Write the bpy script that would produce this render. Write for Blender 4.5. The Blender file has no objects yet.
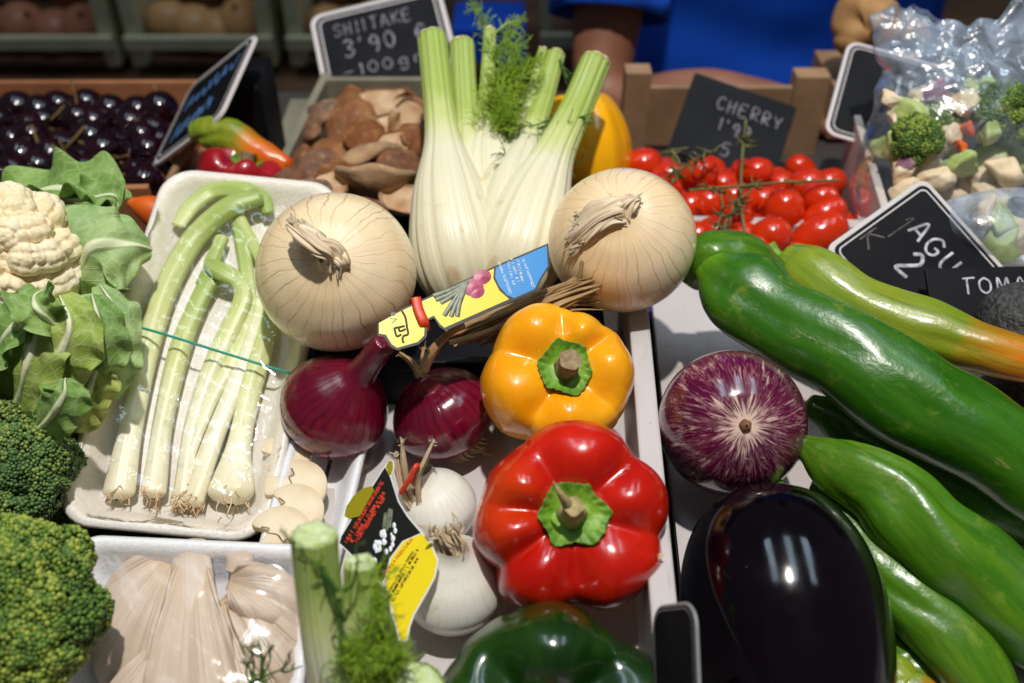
import bpy, math, random
import numpy as np
from mathutils import Vector, Matrix, Quaternion
random.seed(7)
PI = math.pi
SC = bpy.context.scene
COL = SC.collection

# ------------------------------------------------------------------ camera frame
H, PITCH, FPX = 0.44, math.radians(40), 995.0
CAM = np.array([0, 0, H])
FW = np.array([0, math.cos(PITCH), -math.sin(PITCH)])
UPV = np.array([0, math.sin(PITCH), math.cos(PITCH)])
RT = np.array([1.0, 0, 0])

def ray(px, py):
    return FW + (px - 512) / FPX * RT - (py - 341.5) / FPX * UPV

def P(px, py, d):
    return CAM + ray(px, py) * d

def Pz(px, py, z):
    r = ray(px, py)
    return CAM + r * ((z - H) / r[2])

def CV(r, u, t):
    v = RT * r + UPV * u - FW * t
    return v / np.linalg.norm(v)

def PP(lst):                       # list of (px,py,d)
    return np.array([P(*p) for p in lst])

# ------------------------------------------------------------------ object helpers
def tag(o, label=None, cat=None, group=None, kind=None):
    if label: o['label'] = label
    if cat: o['category'] = cat
    if group: o['group'] = group
    if kind: o['kind'] = kind
    return o

def thing(name, label, cat, loc=(0, 0, 0), axis=None, roll=0.0, group=None):
    o = bpy.data.objects.new(name, None)
    o.empty_display_size = 0.01
    COL.objects.link(o)
    o.location = tuple(loc)
    if axis is not None:
        q = Vector((0, 0, 1)).rotation_difference(Vector(axis)) @ Quaternion((0, 0, 1), roll)
        o.rotation_euler = q.to_euler()
    return tag(o, label, cat, group)

def nrm(v):
    v = np.asarray(v, float)
    return v / (np.linalg.norm(v, axis=-1, keepdims=True) + 1e-12)

def spline(pts, m):
    pts = np.asarray(pts, float)
    if pts.ndim == 1: pts = pts[:, None]
    n = len(pts)
    if n == 2:
        t = np.linspace(0, 1, m)[:, None]
        return pts[0] * (1 - t) + pts[1] * t
    e = np.vstack([2 * pts[0] - pts[1], pts, 2 * pts[-1] - pts[-2]])
    t = np.linspace(0, n - 1, m)
    i = np.minimum(t.astype(int), n - 2)
    f = (t - i)[:, None]
    p0, p1, p2, p3 = e[i], e[i + 1], e[i + 2], e[i + 3]
    return 0.5 * (2 * p1 + (p2 - p0) * f + (2 * p0 - 5 * p1 + 4 * p2 - p3) * f ** 2 + (3 * p1 - p0 - 3 * p2 + p3) * f ** 3)

def sn(Pt, scale, seed=0, octv=2):
    """smooth pseudo noise (sum of sinusoids), about -1..1"""
    rng = np.random.RandomState(seed)
    Pt = np.asarray(Pt, float)
    out = np.zeros(Pt.shape[:-1]); a = 1.0; tot = 0
    for o in range(octv):
        for k in range(5):
            d = rng.normal(size=3); d /= np.linalg.norm(d)
            out += a * np.sin(Pt @ d * scale * (0.7 + 0.6 * rng.rand()) * 2 ** o + rng.rand() * 6.28)
        tot += a * 2.3; a *= 0.5
    return out / tot

class MB:
    def __init__(s):
        s.v = []; s.f = []; s.uv = []; s.n = 0
    def add(s, V, Fc, uvs=None):
        V = np.asarray(V, float).reshape(-1, 3)
        for k, f in enumerate(Fc):
            s.f.append([int(i) + s.n for i in f])
            if uvs is None: s.uv.append([(0, 0)] * len(f))
            else: s.uv.append(uvs[k])
        s.v.append(V); s.n += len(V)
    def grid(s, G, closed=False, uv0=(0, 0), uvs=(1, 1), flip=False):
        """G[v,u,3]; closed wraps u"""
        G = np.asarray(G, float); nv, nu = G.shape[:2]
        ue = nu if closed else nu - 1
        F, UV = [], []
        for j in range(nv - 1):
            for i in range(ue):
                i2 = (i + 1) % nu
                q = [j * nu + i, j * nu + i2, (j + 1) * nu + i2, (j + 1) * nu + i]
                u0, u1 = uv0[0] + uvs[0] * i / ue, uv0[0] + uvs[0] * (i + 1) / ue
                v0, v1 = uv0[1] + uvs[1] * j / (nv - 1), uv0[1] + uvs[1] * (j + 1) / (nv - 1)
                w = [(u0, v0), (u1, v0), (u1, v1), (u0, v1)]
                if flip: q = q[::-1]; w = w[::-1]
                F.append(q); UV.append(w)
        s.add(G.reshape(-1, 3), F, UV)
        return s
    def box(s, c, sx, sy, sz, rot=None):
        V = np.array([[x, y, z] for x in (-.5, .5) for y in (-.5, .5) for z in (-.5, .5)]) * [sx, sy, sz]
        if rot is not None: V = V @ np.array(rot).T
        s.add(V + np.asarray(c), [(0, 1, 3, 2), (4, 6, 7, 5), (0, 4, 5, 1), (2, 3, 7, 6), (0, 2, 6, 4), (1, 5, 7, 3)])
        return s
    def sweep(s, pts, rad, n=16, up=None, m=None, prof=None, cap='round', vs=(0, 1)):
        pts = np.asarray(pts, float)
        m = m or max(8, len(pts) * 6)
        C = spline(pts, m)
        R = spline(np.array([(r, r) if np.isscalar(r) else r for r in rad], float), m)
        R = np.maximum(R, 1e-5)
        T = nrm(np.gradient(C, axis=0))
        ss = np.linspace(0, 1, m)
        if up is None:
            N = np.zeros_like(C)
            a = np.array([0, 0, 1.0]) if abs(T[0][2]) < .9 else np.array([1.0, 0, 0])
            N[0] = nrm(a - (a @ T[0]) * T[0])
            for i in range(1, m):
                N[i] = nrm(N[i - 1] - (N[i - 1] @ T[i]) * T[i])
        else:
            up = np.asarray(up, float)
            N = nrm(up - (T @ up)[:, None] * T)
        B = np.cross(T, N)
        ph = np.linspace(0, 2 * PI, n, endpoint=False)
        rows = []
        def ring(i, k, off):
            pr = prof(ph, ss[i]) if prof else 1.0
            return C[i] + T[i] * off + (np.cos(ph) * R[i, 0] * k * pr)[:, None] * B[i] + (np.sin(ph) * R[i, 1] * k * pr)[:, None] * N[i]
        r0, r1 = R[0].min(), R[-1].min()
        if cap == 'round':
            for a in (0.02, .35, .65, .88): rows.append(ring(0, math.sin(math.acos(1 - a)) if a < 1 else 1, -r0 * (1 - a) * .8))
        elif cap == 'flat':
            rows += [ring(0, .01, 0), ring(0, .93, 0)]
        for i in range(m): rows.append(ring(i, 1, 0))
        if cap == 'round':
            for a in (.88, .65, .35, .02): rows.append(ring(m - 1, math.sin(math.acos(1 - a)), r1 * (1 - a) * .8))
        elif cap == 'flat':
            rows += [ring(m - 1, .93, 0), ring(m - 1, .01, 0)]
        s.grid(np.array(rows), True, (0, vs[0]), (1, vs[1] - vs[0]))
        return s
    def ball(s, c, r, nu=20, nv=12, rot=None, noise=0, nscale=40, seed=0):
        th = np.linspace(0.02, PI - .02, nv)[:, None]; ph = np.linspace(0, 2 * PI, nu, endpoint=False)[None]
        r = np.array([r, r, r] if np.isscalar(r) else r, float)
        G = np.stack([np.sin(th) * np.cos(ph), np.sin(th) * np.sin(ph), np.cos(th) * np.ones_like(ph)], -1)
        if noise: G = G * (1 + noise * sn(G * r + np.asarray(c), nscale, seed))[..., None]
        G = G * r
        if rot is not None: G = G @ np.array(rot).T
        s.grid(G[::-1] + np.asarray(c), True)
        return s
    def build(s, name, mat, parent=None, origin=(0, 0, 0), smooth=True, loc=None):
        V = np.vstack(s.v) - np.asarray(origin)
        me = bpy.data.meshes.new(name)
        me.from_pydata(V.tolist(), [], s.f)
        ul = me.uv_layers.new(name='UVMap')
        flat = [c for q in s.uv for w in q for c in w]
        ul.data.foreach_set('uv', flat)
        me.polygons.foreach_set('use_smooth', [smooth] * len(me.polygons))
        me.materials.append(mat); me.update()
        o = bpy.data.objects.new(name, me); COL.objects.link(o)
        if parent is not None: o.parent = parent
        else: o.location = tuple(origin)
        if loc is not None: o.location = tuple(loc)
        return o

def solid(o, t, offset=-1):
    m = o.modifiers.new('Solidify', 'SOLIDIFY'); m.thickness = t; m.offset = offset; return o
def bevel(o, w, seg=2):
    m = o.modifiers.new('Bevel', 'BEVEL'); m.width = w; m.segments = seg; m.limit_method = 'ANGLE'; return o
def subsurf(o, l=1):
    m = o.modifiers.new('Subsurf', 'SUBSURF'); m.levels = l; m.render_levels = l; return o

def fast_mesh(name, V, F, mat, parent, uvv=None):
    """many triangles, numpy"""
    me = bpy.data.meshes.new(name)
    me.vertices.add(len(V)); me.vertices.foreach_set('co', V.astype(np.float32).ravel())
    me.loops.add(F.size); me.loops.foreach_set('vertex_index', F.astype(np.int32).ravel())
    me.polygons.add(len(F))
    me.polygons.foreach_set('loop_start', np.arange(len(F), dtype=np.int32) * F.shape[1])
    me.polygons.foreach_set('use_smooth', np.ones(len(F), dtype=bool))
    me.update(calc_edges=True)
    if uvv is not None:
        ul = me.uv_layers.new(name='UVMap'); ul.data.foreach_set('uv', uvv[F.ravel()].astype(np.float32).ravel())
    me.materials.append(mat); me.validate()
    o = bpy.data.objects.new(name, me); COL.objects.link(o); o.parent = parent
    return o

def copy_tree(o, parent=None):
    c = o.copy(); COL.objects.link(c)
    if parent is not None: c.parent = parent
    for ch in list(o.children): copy_tree(ch, c)
    return c

# ------------------------------------------------------------------ materials
def S(r, g, b):
    f = lambda c: ((c / 255 + .055) / 1.055) ** 2.4 if c > 10 else c / 255 / 12.92
    return (f(r), f(g), f(b), 1)

class NM:
    def __init__(s, name):
        s.m = bpy.data.materials.new(name); s.m.use_nodes = True
        s.nt = s.m.node_tree; s.b = s.nt.nodes['Principled BSDF']
        s.out = s.nt.nodes['Material Output']
    def set(s, sock, v):
        if isinstance(v, bpy.types.NodeSocket): s.nt.links.new(v, sock)
        else: sock.default_value = v
    def node(s, typ, ins=None, **pr):
        n = s.nt.nodes.new(typ)
        for k, v in pr.items(): setattr(n, k, v)
        for k, v in (ins or {}).items(): s.set(n.inputs[k], v)
        return n
    def uv(s): return s.node('ShaderNodeTexCoord').outputs['UV']
    def obj(s): return s.node('ShaderNodeTexCoord').outputs['Object']
    def gen(s): return s.node('ShaderNodeTexCoord').outputs['Generated']
    def mul(s, v, xyz): return s.node('ShaderNodeVectorMath', {0: v, 1: xyz}, operation='MULTIPLY').outputs[0]
    def noise(s, v, scale, detail=3, rough=.5, dist=0):
        return s.node('ShaderNodeTexNoise', {'Vector': v, 'Scale': scale, 'Detail': detail, 'Roughness': rough, 'Distortion': dist}).outputs['Fac']
    def vor(s, v, scale, feature='F1', out='Distance', rnd=1.0):
        return s.node('ShaderNodeTexVoronoi', {'Vector': v, 'Scale': scale, 'Randomness': rnd}, feature=feature).outputs[out]
    def ramp(s, fac, stops):
        n = s.node('ShaderNodeValToRGB', {'Fac': fac}); cr = n.color_ramp
        while len(cr.elements) < len(stops): cr.elements.new(.5)
        for e, (p, c) in zip(cr.elements, stops):
            e.position = p; e.color = (c, c, c, 1) if np.isscalar(c) else c
        return n.outputs['Color']
    def mix(s, fac, a, b, blend='MIX'):
        n = s.node('ShaderNodeMix', data_type='RGBA', blend_type=blend)
        s.set(n.inputs[0], fac); s.set(n.inputs[6], a); s.set(n.inputs[7], b)
        return n.outputs[2]
    def math(s, op, a, b=0.0, c=0.0):
        n = s.node('ShaderNodeMath', operation=op)
        s.set(n.inputs[0], a); s.set(n.inputs[1], b); s.set(n.inputs[2], c)
        return n.outputs[0]
    def sep(s, v): return s.node('ShaderNodeSeparateXYZ', {0: v}).outputs
    def bump(s, h, strength=.3, dist=.001, n=None):
        ins = {'Height': h, 'Strength': strength, 'Distance': dist}
        if n is not None: ins['Normal'] = n
        return s.node('ShaderNodeBump', ins).outputs['Normal']
    def fin(s, color, rough=.5, coat=0, croughness=.05, sss=0, srad=(1, .4, .2), sscale=.005, spec=.5, normal=None, **kw):
        b = s.b.inputs
        s.set(b['Base Color'], color); s.set(b['Roughness'], rough)
        b['Coat Weight'].default_value = coat; b['Coat Roughness'].default_value = croughness
        b['Subsurface Weight'].default_value = sss; b['Subsurface Radius'].default_value = srad; b['Subsurface Scale'].default_value = sscale
        b['Specular IOR Level'].default_value = spec
        if normal is not None: s.set(b['Normal'], normal)
        for k, v in kw.items(): s.set(b[k.replace('_', ' ')], v)
        return s.m

def simple(name, c1, c2=None, scale=30, rough=.5, bumps=0, bscale=None, bdist=.001, detail=3, lo=.35, hi=.65, **kw):
    n = NM(name); o = n.obj()
    col = c1
    if c2 is not None: col = n.ramp(n.noise(o, scale, detail), [(lo, c1), (hi, c2)])
    nn = None
    if bumps: nn = n.bump(n.noise(o, bscale or scale * 3, 4), bumps, bdist)
    return n.fin(col, rough, normal=nn, **kw)

def pepper_mat(name, c1, c2, patch=None, c3=None, rough=.22, pdir=None, sss=.08):
    n = NM(name); o = n.obj()
    col = n.ramp(n.noise(o, 22, 4), [(.3, c1), (.7, c2)])
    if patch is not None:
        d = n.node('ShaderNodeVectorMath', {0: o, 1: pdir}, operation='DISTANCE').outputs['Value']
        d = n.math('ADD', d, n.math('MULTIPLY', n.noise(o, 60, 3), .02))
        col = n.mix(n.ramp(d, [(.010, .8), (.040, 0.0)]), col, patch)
    stk = n.noise(n.mul(n.uv(), (26, 2.2, 1)), 1.0, 4, .6)
    col = n.mix(n.ramp(stk, [(.5, 0.0), (.75, .35)]), col, c3 or c2)
    fine = n.noise(o, 260, 3)
    spk = n.ramp(n.vor(o, 420), [(.03, 1.0), (.08, 0.0)])
    spk = n.math('MULTIPLY', spk, n.ramp(n.noise(o, 70, 1), [(.55, 0.0), (.68, .35)]))
    col = n.mix(spk, col, S(245, 225, 190))
    nn = n.bump(n.noise(o, 55, 4, .55), .22, .002)
    nn = n.bump(fine, .08, .0006, nn)
    rr = n.ramp(n.noise(o, 40, 3), [(.3, rough - .06), (.75, rough + .12)])
    return n.fin(col, rr, coat=.35, croughness=.08, sss=sss, srad=(1, .25, .08), sscale=.006, normal=nn)

def onion_mat(name, base, base2, line, blush, nlines, roughness=.33, coat=.15, linew=.05, lstr=.75, sss=.1):
    n = NM(name); uv = n.uv(); o = n.obj()
    sx = n.sep(uv)
    wob = n.math('MULTIPLY', n.math('SUBTRACT', n.noise(o, 32, 4), .5), .075)
    u = n.math('ADD', sx[0], wob)
    w = n.math('MULTIPLY', u, float(nlines))
    v1 = n.node('ShaderNodeTexVoronoi', {'W': w, 'Scale': 1.0, 'Randomness': 1.0}, voronoi_dimensions='1D', feature='DISTANCE_TO_EDGE').outputs['Distance']
    ln = n.ramp(v1, [(0.0, 1.0), (linew, .35), (linew * 2.6, 0.0)])
    ln = n.math('MULTIPLY', ln, n.ramp(n.noise(o, 38, 3), [(.32, .2), (.60, 1.0)]))
    fine = n.noise(n.mul(uv, (180, 2.0, 1)), 1.0, 2)
    col = n.ramp(n.noise(o, 16, 3), [(.32, base), (.68, base2)])
    col = n.mix(n.ramp(n.noise(o, 20, 2, dist=.6), [(.56, 0.0), (.75, .75)]), col, blush)
    col = n.mix(n.ramp(fine, [(.5, 0.0), (.8, .16)]), col, line)
    col = n.mix(n.math('MULTIPLY', ln, lstr), col, line)
    blem = n.ramp(n.noise(o, 90, 4), [(.66, 0.0), (.74, .5)])
    col = n.mix(blem, col, line)
    nn = n.bump(n.math('SUBTRACT', fine, n.math('MULTIPLY', ln, .8)), .22, .0009)
    nn = n.bump(n.noise(o, 70, 3), .15, .001, nn)
    rr = n.ramp(n.noise(o, 50, 3), [(.3, roughness - .1), (.7, roughness + .12)])
    return n.fin(col, rr, coat=coat, croughness=.15, sss=sss, srad=(1, .6, .3), sscale=.005, normal=nn)

MT = {}
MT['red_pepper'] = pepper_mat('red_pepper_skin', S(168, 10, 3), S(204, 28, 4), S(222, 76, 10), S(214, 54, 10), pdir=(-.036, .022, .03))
MT['yellow_pepper'] = pepper_mat('yellow_pepper_skin', S(248, 158, 6), S(255, 180, 20), None, S(240, 140, 8), rough=.25, sss=.15)
MT['orange_pepper'] = pepper_mat('back_yellow_pepper_skin', S(252, 172, 4), S(255, 186, 14), rough=.22, sss=.15)
MT['green_pepper'] = pepper_mat('green_pepper_skin', S(12, 38, 8), S(28, 64, 10), None, S(52, 86, 18), rough=.2)
MT['dark_red_pepper'] = pepper_mat('dull_red_pepper_skin', S(150, 12, 26), S(170, 22, 30), rough=.3)

def calyx_mat():
    n = NM('pepper_calyx_green'); o = n.obj()
    c = n.ramp(n.noise(o, 90, 4), [(.3, S(78, 128, 26)), (.55, S(118, 164, 40)), (.75, S(160, 186, 80))])
    edge = n.sep(n.uv())[1]
    c = n.mix(n.ramp(edge, [(.72, 0.0), (.98, .55)]), c, S(52, 96, 24))
    return n.fin(c, .5, sss=.08, sscale=.003, normal=n.bump(n.noise(o, 260, 4), .5, .0012))
MT['calyx'] = calyx_mat()
MT['stem_dry'] = simple('dry_brown_stem', S(150, 128, 84), S(196, 176, 124), 160, .8, .6, 500)
MT['stem_tan'] = simple('cut_tan_stem', S(170, 146, 112), S(120, 96, 66), 180, .85, .6, 500)
MT['white_onion'] = onion_mat('white_onion_skin', S(246, 218, 172), S(251, 232, 197), S(178, 124, 76), S(238, 204, 134), 26, .24, .4, linew=.036, lstr=.8, sss=.15)
MT['gold_onion'] = onion_mat('gold_onion_skin', S(246, 214, 164), S(250, 229, 194), S(170, 120, 76), S(242, 178, 98), 30, .24, .4, linew=.032, lstr=.8, sss=.15)
MT['red_onion'] = onion_mat('red_onion_skin', S(90, 8, 34), S(124, 15, 46), S(40, 4, 15), S(150, 44, 62), 30, .17, .5, .14, .8, .03)
MT['small_onion'] = onion_mat('fresh_white_onion_skin', S(232, 228, 214), S(238, 236, 226), S(206, 196, 160), S(236, 228, 206), 30, .28, .25, .04, .4, .15)
def paper_mat(name, a, b, c):
    n = NM(name); uv = n.uv(); o = n.obj()
    st = n.noise(n.mul(uv, (34, 1.5, 1)), 1.0, 4)
    col = n.ramp(n.noise(o, 70, 4), [(.35, a), (.65, b)])
    col = n.mix(n.ramp(st, [(.45, 0.0), (.68, .7)]), col, c)
    return n.fin(col, .7, normal=n.bump(st, .8, .0016), sss=.1, sscale=.002)
MT['paper'] = paper_mat('papery_onion_neck', S(226, 202, 166), S(242, 224, 194), S(188, 150, 112))
MT['dry_leaf'] = paper_mat('dried_onion_leaf', S(176, 138, 88), S(214, 180, 130), S(118, 82, 50))
MT['roots'] = simple('dry_onion_roots', S(206, 172, 132), S(230, 204, 170), 200, .8)

def fennel_mat(name, gstart, gend, white, green):
    n = NM(name); uv = n.uv(); s2 = n.sep(uv); o = n.obj()
    v = n.math('ADD', s2[1], n.math('MULTIPLY', n.math('SUBTRACT', n.noise(o, 35, 3), .5), .16))
    rib = n.noise(n.mul(uv, (46, 1.2, 1)), 1.0, 2)
    fine = n.noise(n.mul(uv, (150, 1.6, 1)), 1.0, 2)
    c = n.ramp(v, [(0.0, S(226, 216, 180)), (gstart, white), ((gstart + gend) / 2, S(206, 214, 140)), (gend, green), (1.0, S(150, 176, 66))])
    c = n.mix(n.math('MULTIPLY', n.ramp(rib, [(.48, 0.0), (.72, .38)]), n.ramp(v, [(.3, .25), (.6, 1.0)])), c, S(176, 194, 104))
    c = n.mix(n.ramp(fine, [(.52, 0.0), (.72, .45)]), c, S(244, 239, 214))
    c = n.mix(n.ramp(n.noise(n.mul(uv, (95, 1.3, 1)), 1.0, 3), [(.55, 0.0), (.75, .4)]), c, S(206, 204, 150))
    br = n.ramp(n.noise(n.mul(o, (1, 1, .3)), 70, 4), [(.60, 0.0), (.72, .6)])
    c = n.mix(n.math('MULTIPLY', br, n.ramp(v, [(.2, 1.0), (.5, .2)])), c, S(190, 150, 84))
    h = n.math('ADD', rib, n.math('MULTIPLY', fine, .4))
    return n.fin(c, .38, sss=.15, srad=(.8, .8, .3), sscale=.006, normal=n.bump(h, .35, .0016))
MT['fennel'] = fennel_mat('fennel_white_to_green', .54, .72, S(233, 226, 197), S(166, 186, 80))
MT['fennel_stalk'] = fennel_mat('fennel_green_stalk', .48, .72, S(226, 228, 190), S(158, 184, 84))
MT['cut_end'] = simple('cut_stalk_end', S(224, 214, 170), S(196, 176, 120), 220, .8, .8, 400, .002)
MT['cut_end_green'] = simple('cut_green_stalk_end', S(206, 218, 170), S(180, 200, 124), 160, .6, .8, 300, .002)
MT['frond'] = simple('fennel_frond_green', S(110, 148, 26), S(160, 190, 50), 60, .5, sss=.15)
MT['frond_dark'] = simple('fennel_frond_dark', S(48, 82, 24), S(84, 118, 34), 60, .5)

def foam(name, c):
    n = NM(name); o = n.obj()
    v = n.vor(o, 420)
    col = n.mix(n.ramp(v, [(.2, 0.0), (.7, .25)]), c, S(255, 252, 244))
    return n.fin(col, .42, sss=.2, srad=(1, .8, .6), sscale=.006, normal=n.bump(v, .25, .0007))
MT['foam'] = foam('white_foam', S(224, 216, 205))
MT['foam_cool'] = foam('cool_white_foam', S(226, 226, 230))
def worn_white(name, c):
    n = NM(name); o = n.obj()
    col = n.ramp(n.noise(o, 9, 4), [(.3, c), (.75, S(186, 178, 174))])
    col = n.mix(n.ramp(n.noise(o, 24, 6, .65), [(.60, 0.0), (.74, .55)]), col, S(166, 146, 124))
    col = n.mix(n.ramp(n.noise(n.mul(o, (1, .15, 1)), 160, 3), [(.66, 0.0), (.74, .5)]), col, S(150, 138, 130))
    col = n.mix(n.ramp(n.vor(o, 70), [(.03, .8), (.07, 0.0)]), col, S(130, 100, 70))
    return n.fin(col, .5, normal=n.bump(n.noise(o, 60, 5), .18, .001))
MT['white_plastic'] = worn_white('white_crate_plastic', S(204, 198, 198))
MT['white_wood'] = simple('whitewashed_wood', S(208, 198, 190), S(190, 178, 168), 20, .6, .2, 120)

def film_mat(name, haze=.04, rough=.07, bscale=40, bstr=.6, tint=(1, 1, 1, 1), milk=0, neck=False, gain=.9):
    n = NM(name); o = n.obj()
    n.nt.nodes.remove(n.b)
    nn = n.bump(n.noise(o, bscale, 4, .6, .8), bstr, .004)
    fr = n.node('ShaderNodeFresnel', {'IOR': 1.45, 'Normal': nn}).outputs[0]
    fac = n.math('ADD', n.math('MULTIPLY', fr, gain), haze, )
    tr = n.node('ShaderNodeBsdfTransparent', {'Color': tint}).outputs[0]
    gl = n.node('ShaderNodeBsdfGlossy', {'Color': (1, 1, 1, 1), 'Roughness': rough, 'Normal': nn}).outputs[0]
    mx = n.node('ShaderNodeMixShader', {0: fac, 1: tr, 2: gl}).outputs[0]
    if milk:
        df = n.node('ShaderNodeBsdfDiffuse', {'Color': S(196, 212, 234)}).outputs[0]
        cl = n.ramp(n.noise(o, 26, 4, .6, 1.0), [(.35, milk * .3), (.7, milk * 1.7)])
        if neck: cl = n.math('MULTIPLY', cl, n.ramp(n.sep(n.uv())[1], [(.5, .55), (.66, 2.6)]))
        mx = n.node('ShaderNodeMixShader', {0: cl, 1: mx, 2: df}).outputs[0]
    n.set(n.out.inputs['Surface'], mx)
    return n.m
MT['film'] = film_mat('cling_film', .008, .07, 30, .45)
MT['film_soft'] = film_mat('loose_cling_film', .004, .12, 16, .25, gain=.4)
MT['bag'] = film_mat('clear_bag_plastic', .02, .18, 26, .6, (.95, .97, .99, 1), .10, True, gain=.55)

def scallion_mat():
    n = NM('spring_onion_white_to_green'); uv = n.uv(); v = n.sep(uv)[1]; o = n.obj()
    v = n.math('ADD', v, n.math('MULTIPLY', n.math('SUBTRACT', n.noise(o, 40, 2), .5), .12))
    c = n.ramp(v, [(0.0, S(226, 216, 184)), (.22, S(234, 230, 206)), (.45, S(212, 216, 152)), (.72, S(164, 182, 92)), (1.0, S(128, 156, 60))])
    st = n.noise(n.mul(uv, (40, 1.2, 1)), 1.0, 3)
    c = n.mix(n.ramp(st, [(.48, 0.0), (.7, .5)]), c, S(240, 240, 206))
    c = n.mix(n.ramp(n.noise(o, 120, 3), [(.6, 0.0), (.75, .25)]), c, S(150, 160, 70))
    return n.fin(c, .35, sss=.15, srad=(.8, .8, .3), sscale=.004, normal=n.bump(st, .25, .001))
MT['scallion'] = scallion_mat()
MT['band'] = simple('teal_elastic', S(20, 150, 130), None, rough=.4)
MT['red_band'] = simple('red_rubber_band', S(216, 62, 30), None, rough=.45)

def oyster_mat():
    n = NM('oyster_mushroom_flesh'); uv = n.uv(); o = n.obj()
    g = n.noise(n.mul(uv, (130, 1.5, 1)), 1.0, 2, dist=.1)
    c = n.ramp(n.noise(o, 30, 3), [(.3, S(194, 173, 152)), (.7, S(214, 196, 178))])
    c = n.mix(n.ramp(g, [(.5, 0.0), (.8, .34)]), c, S(172, 144, 122))
    v = n.sep(uv)[1]
    c = n.mix(n.ramp(v, [(.0, .6), (.35, 0.0)]), c, S(206, 174, 130))
    return n.fin(c, .5, sss=.1, srad=(.8, .7, .5), sscale=.002, normal=n.bump(g, .35, .0012))
MT['oyster'] = oyster_mat()
MT['button_mushroom'] = simple('sliced_mushroom_flesh', S(236, 220, 190), S(222, 198, 160), 40, .6, .2, 120, sss=.15)
MT['gill'] = simple('brown_gill', S(96, 60, 36), S(150, 110, 74), 120, .8)
def shi_mat():
    n = NM('shiitake_cap_brown'); o = n.obj()
    c = n.ramp(n.noise(o, 55, 5, .6), [(.28, S(70, 40, 24)), (.5, S(128, 76, 40)), (.72, S(190, 130, 78))])
    c = n.mix(n.ramp(n.noise(o, 160, 3), [(.55, 0.0), (.7, .5)]), c, S(206, 168, 120))
    rnd = n.node('ShaderNodeObjectInfo').outputs['Random']
    tint = n.ramp(rnd, [(0.0, S(96, 84, 74)), (.25, S(156, 98, 52)), (.5, S(110, 60, 30)), (.75, S(122, 110, 98)), (1.0, S(206, 178, 140))])
    c = n.mix(.5, c, tint)
    return n.fin(c, .75, spec=.3, normal=n.bump(n.noise(o, 140, 5, .6), .6, .002))
MT['shiitake'] = shi_mat()
MT['shiitake_under'] = simple('shiitake_pale_underside', S(214, 184, 146), S(180, 138, 96), 60, .75, .4, 160)
MT['cherry'] = simple('dark_cherry_skin', S(16, 5, 12), S(34, 7, 16), 60, .1, coat=.4)
MT['cherry_stem'] = simple('cherry_stem', S(110, 86, 44), S(140, 110, 60), 100, .7)
MT['cardboard'] = simple('brown_cardboard', S(170, 112, 74), S(152, 98, 62), 25, .8, .15, 160)
MT['wood'] = simple('pale_crate_wood', S(166, 132, 98), S(140, 106, 76), 18, .7, .25, 120)
MT['grey_wood'] = simple('greyed_wood', S(120, 116, 100), S(140, 134, 112), 22, .7, .25, 120)
MT['dark_wood'] = simple('dark_shelf_wood', S(124, 88, 58), S(96, 66, 44), 14, .75, .2, 90)
MT['green_wood'] = simple('pale_green_painted_wood', S(214, 206, 168), S(196, 188, 150), 20, .7)
MT['tomato'] = simple('tomato_skin', S(196, 34, 5), S(214, 56, 8), 30, .16, .05, 160, coat=.4, sss=.08, srad=(1, .25, .1))
MT['vine'] = simple('tomato_vine', S(84, 88, 46), S(116, 112, 62), 90, .7)
MT['black_board'] = simple('black_slate_board', S(13, 13, 17), S(24, 24, 29), 30, .55, .15, 90, lo=.4, hi=.75, spec=.15)
MT['slate'] = simple('dark_slate_sheet', S(22, 24, 28), S(32, 34, 38), 16, .7, .15, 90, spec=.15)
MT['sign_white'] = simple('white_sign_border', S(214, 206, 204), None, rough=.4)
MT['sign_grey'] = simple('grey_sign_border', S(150, 148, 150), None, rough=.4)
MT['chalk'] = simple('white_chalk_marker', S(216, 214, 218), S(150, 148, 156), 220, .8, lo=.35, hi=.6)
MT['chalk_grey'] = simple('faint_chalk_marker', S(150, 148, 154), S(104, 102, 110), 160, .8, lo=.35, hi=.65)
MT['chalk_blue_light'] = simple('chalk_with_blue_light', S(60, 104, 150), S(36, 66, 104), 160, .8, lo=.35, hi=.65)  # white chalk, with the blue light on it put into the colour
MT['ghost'] = simple('half_wiped_chalk', S(112, 104, 100), S(56, 52, 54), 160, .8)
MT['shirt'] = simple('blue_polo_cotton', S(8, 100, 244), S(6, 88, 228), 10, .8, .2, 300)
MT['skin'] = simple('skin', S(150, 102, 78), S(138, 90, 68), 30, .55, .1, 300, sss=.1)
MT['hair'] = simple('dark_hair', S(36, 26, 20), None, rough=.6)
MT['trousers'] = simple('dark_trousers', S(30, 32, 40), None, rough=.8)
MT['tag_yellow'] = simple('yellow_card', S(244, 218, 30), S(248, 224, 44), 12, .32, coat=.2)
MT['tag_blue'] = simple('blue_card', S(36, 140, 212), None, rough=.32, coat=.2)
MT['tag_black'] = simple('black_card', S(30, 30, 26), None, rough=.3, coat=.2)
MT['tag_white'] = simple('white_card', S(230, 228, 222), None, rough=.4)
MT['olive'] = simple('olive_card', S(150, 140, 20), None, rough=.4)
MT['ink'] = simple('black_ink', S(26, 24, 20), None, rough=.5)
MT['red_ink'] = simple('red_ink', S(214, 60, 30), None, rough=.5)
MT['white_ink'] = simple('white_ink', S(232, 236, 240), None, rough=.5)
MT['grey_ink'] = simple('grey_green_print', S(92, 100, 78), S(130, 136, 112), 300, .4)
MT['magenta_ink'] = simple('magenta_print', S(150, 26, 70), S(190, 70, 110), 200, .4)
MT['purple'] = simple('purple_tray_paper', S(66, 36, 96), S(46, 30, 84), 40, .5)
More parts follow.
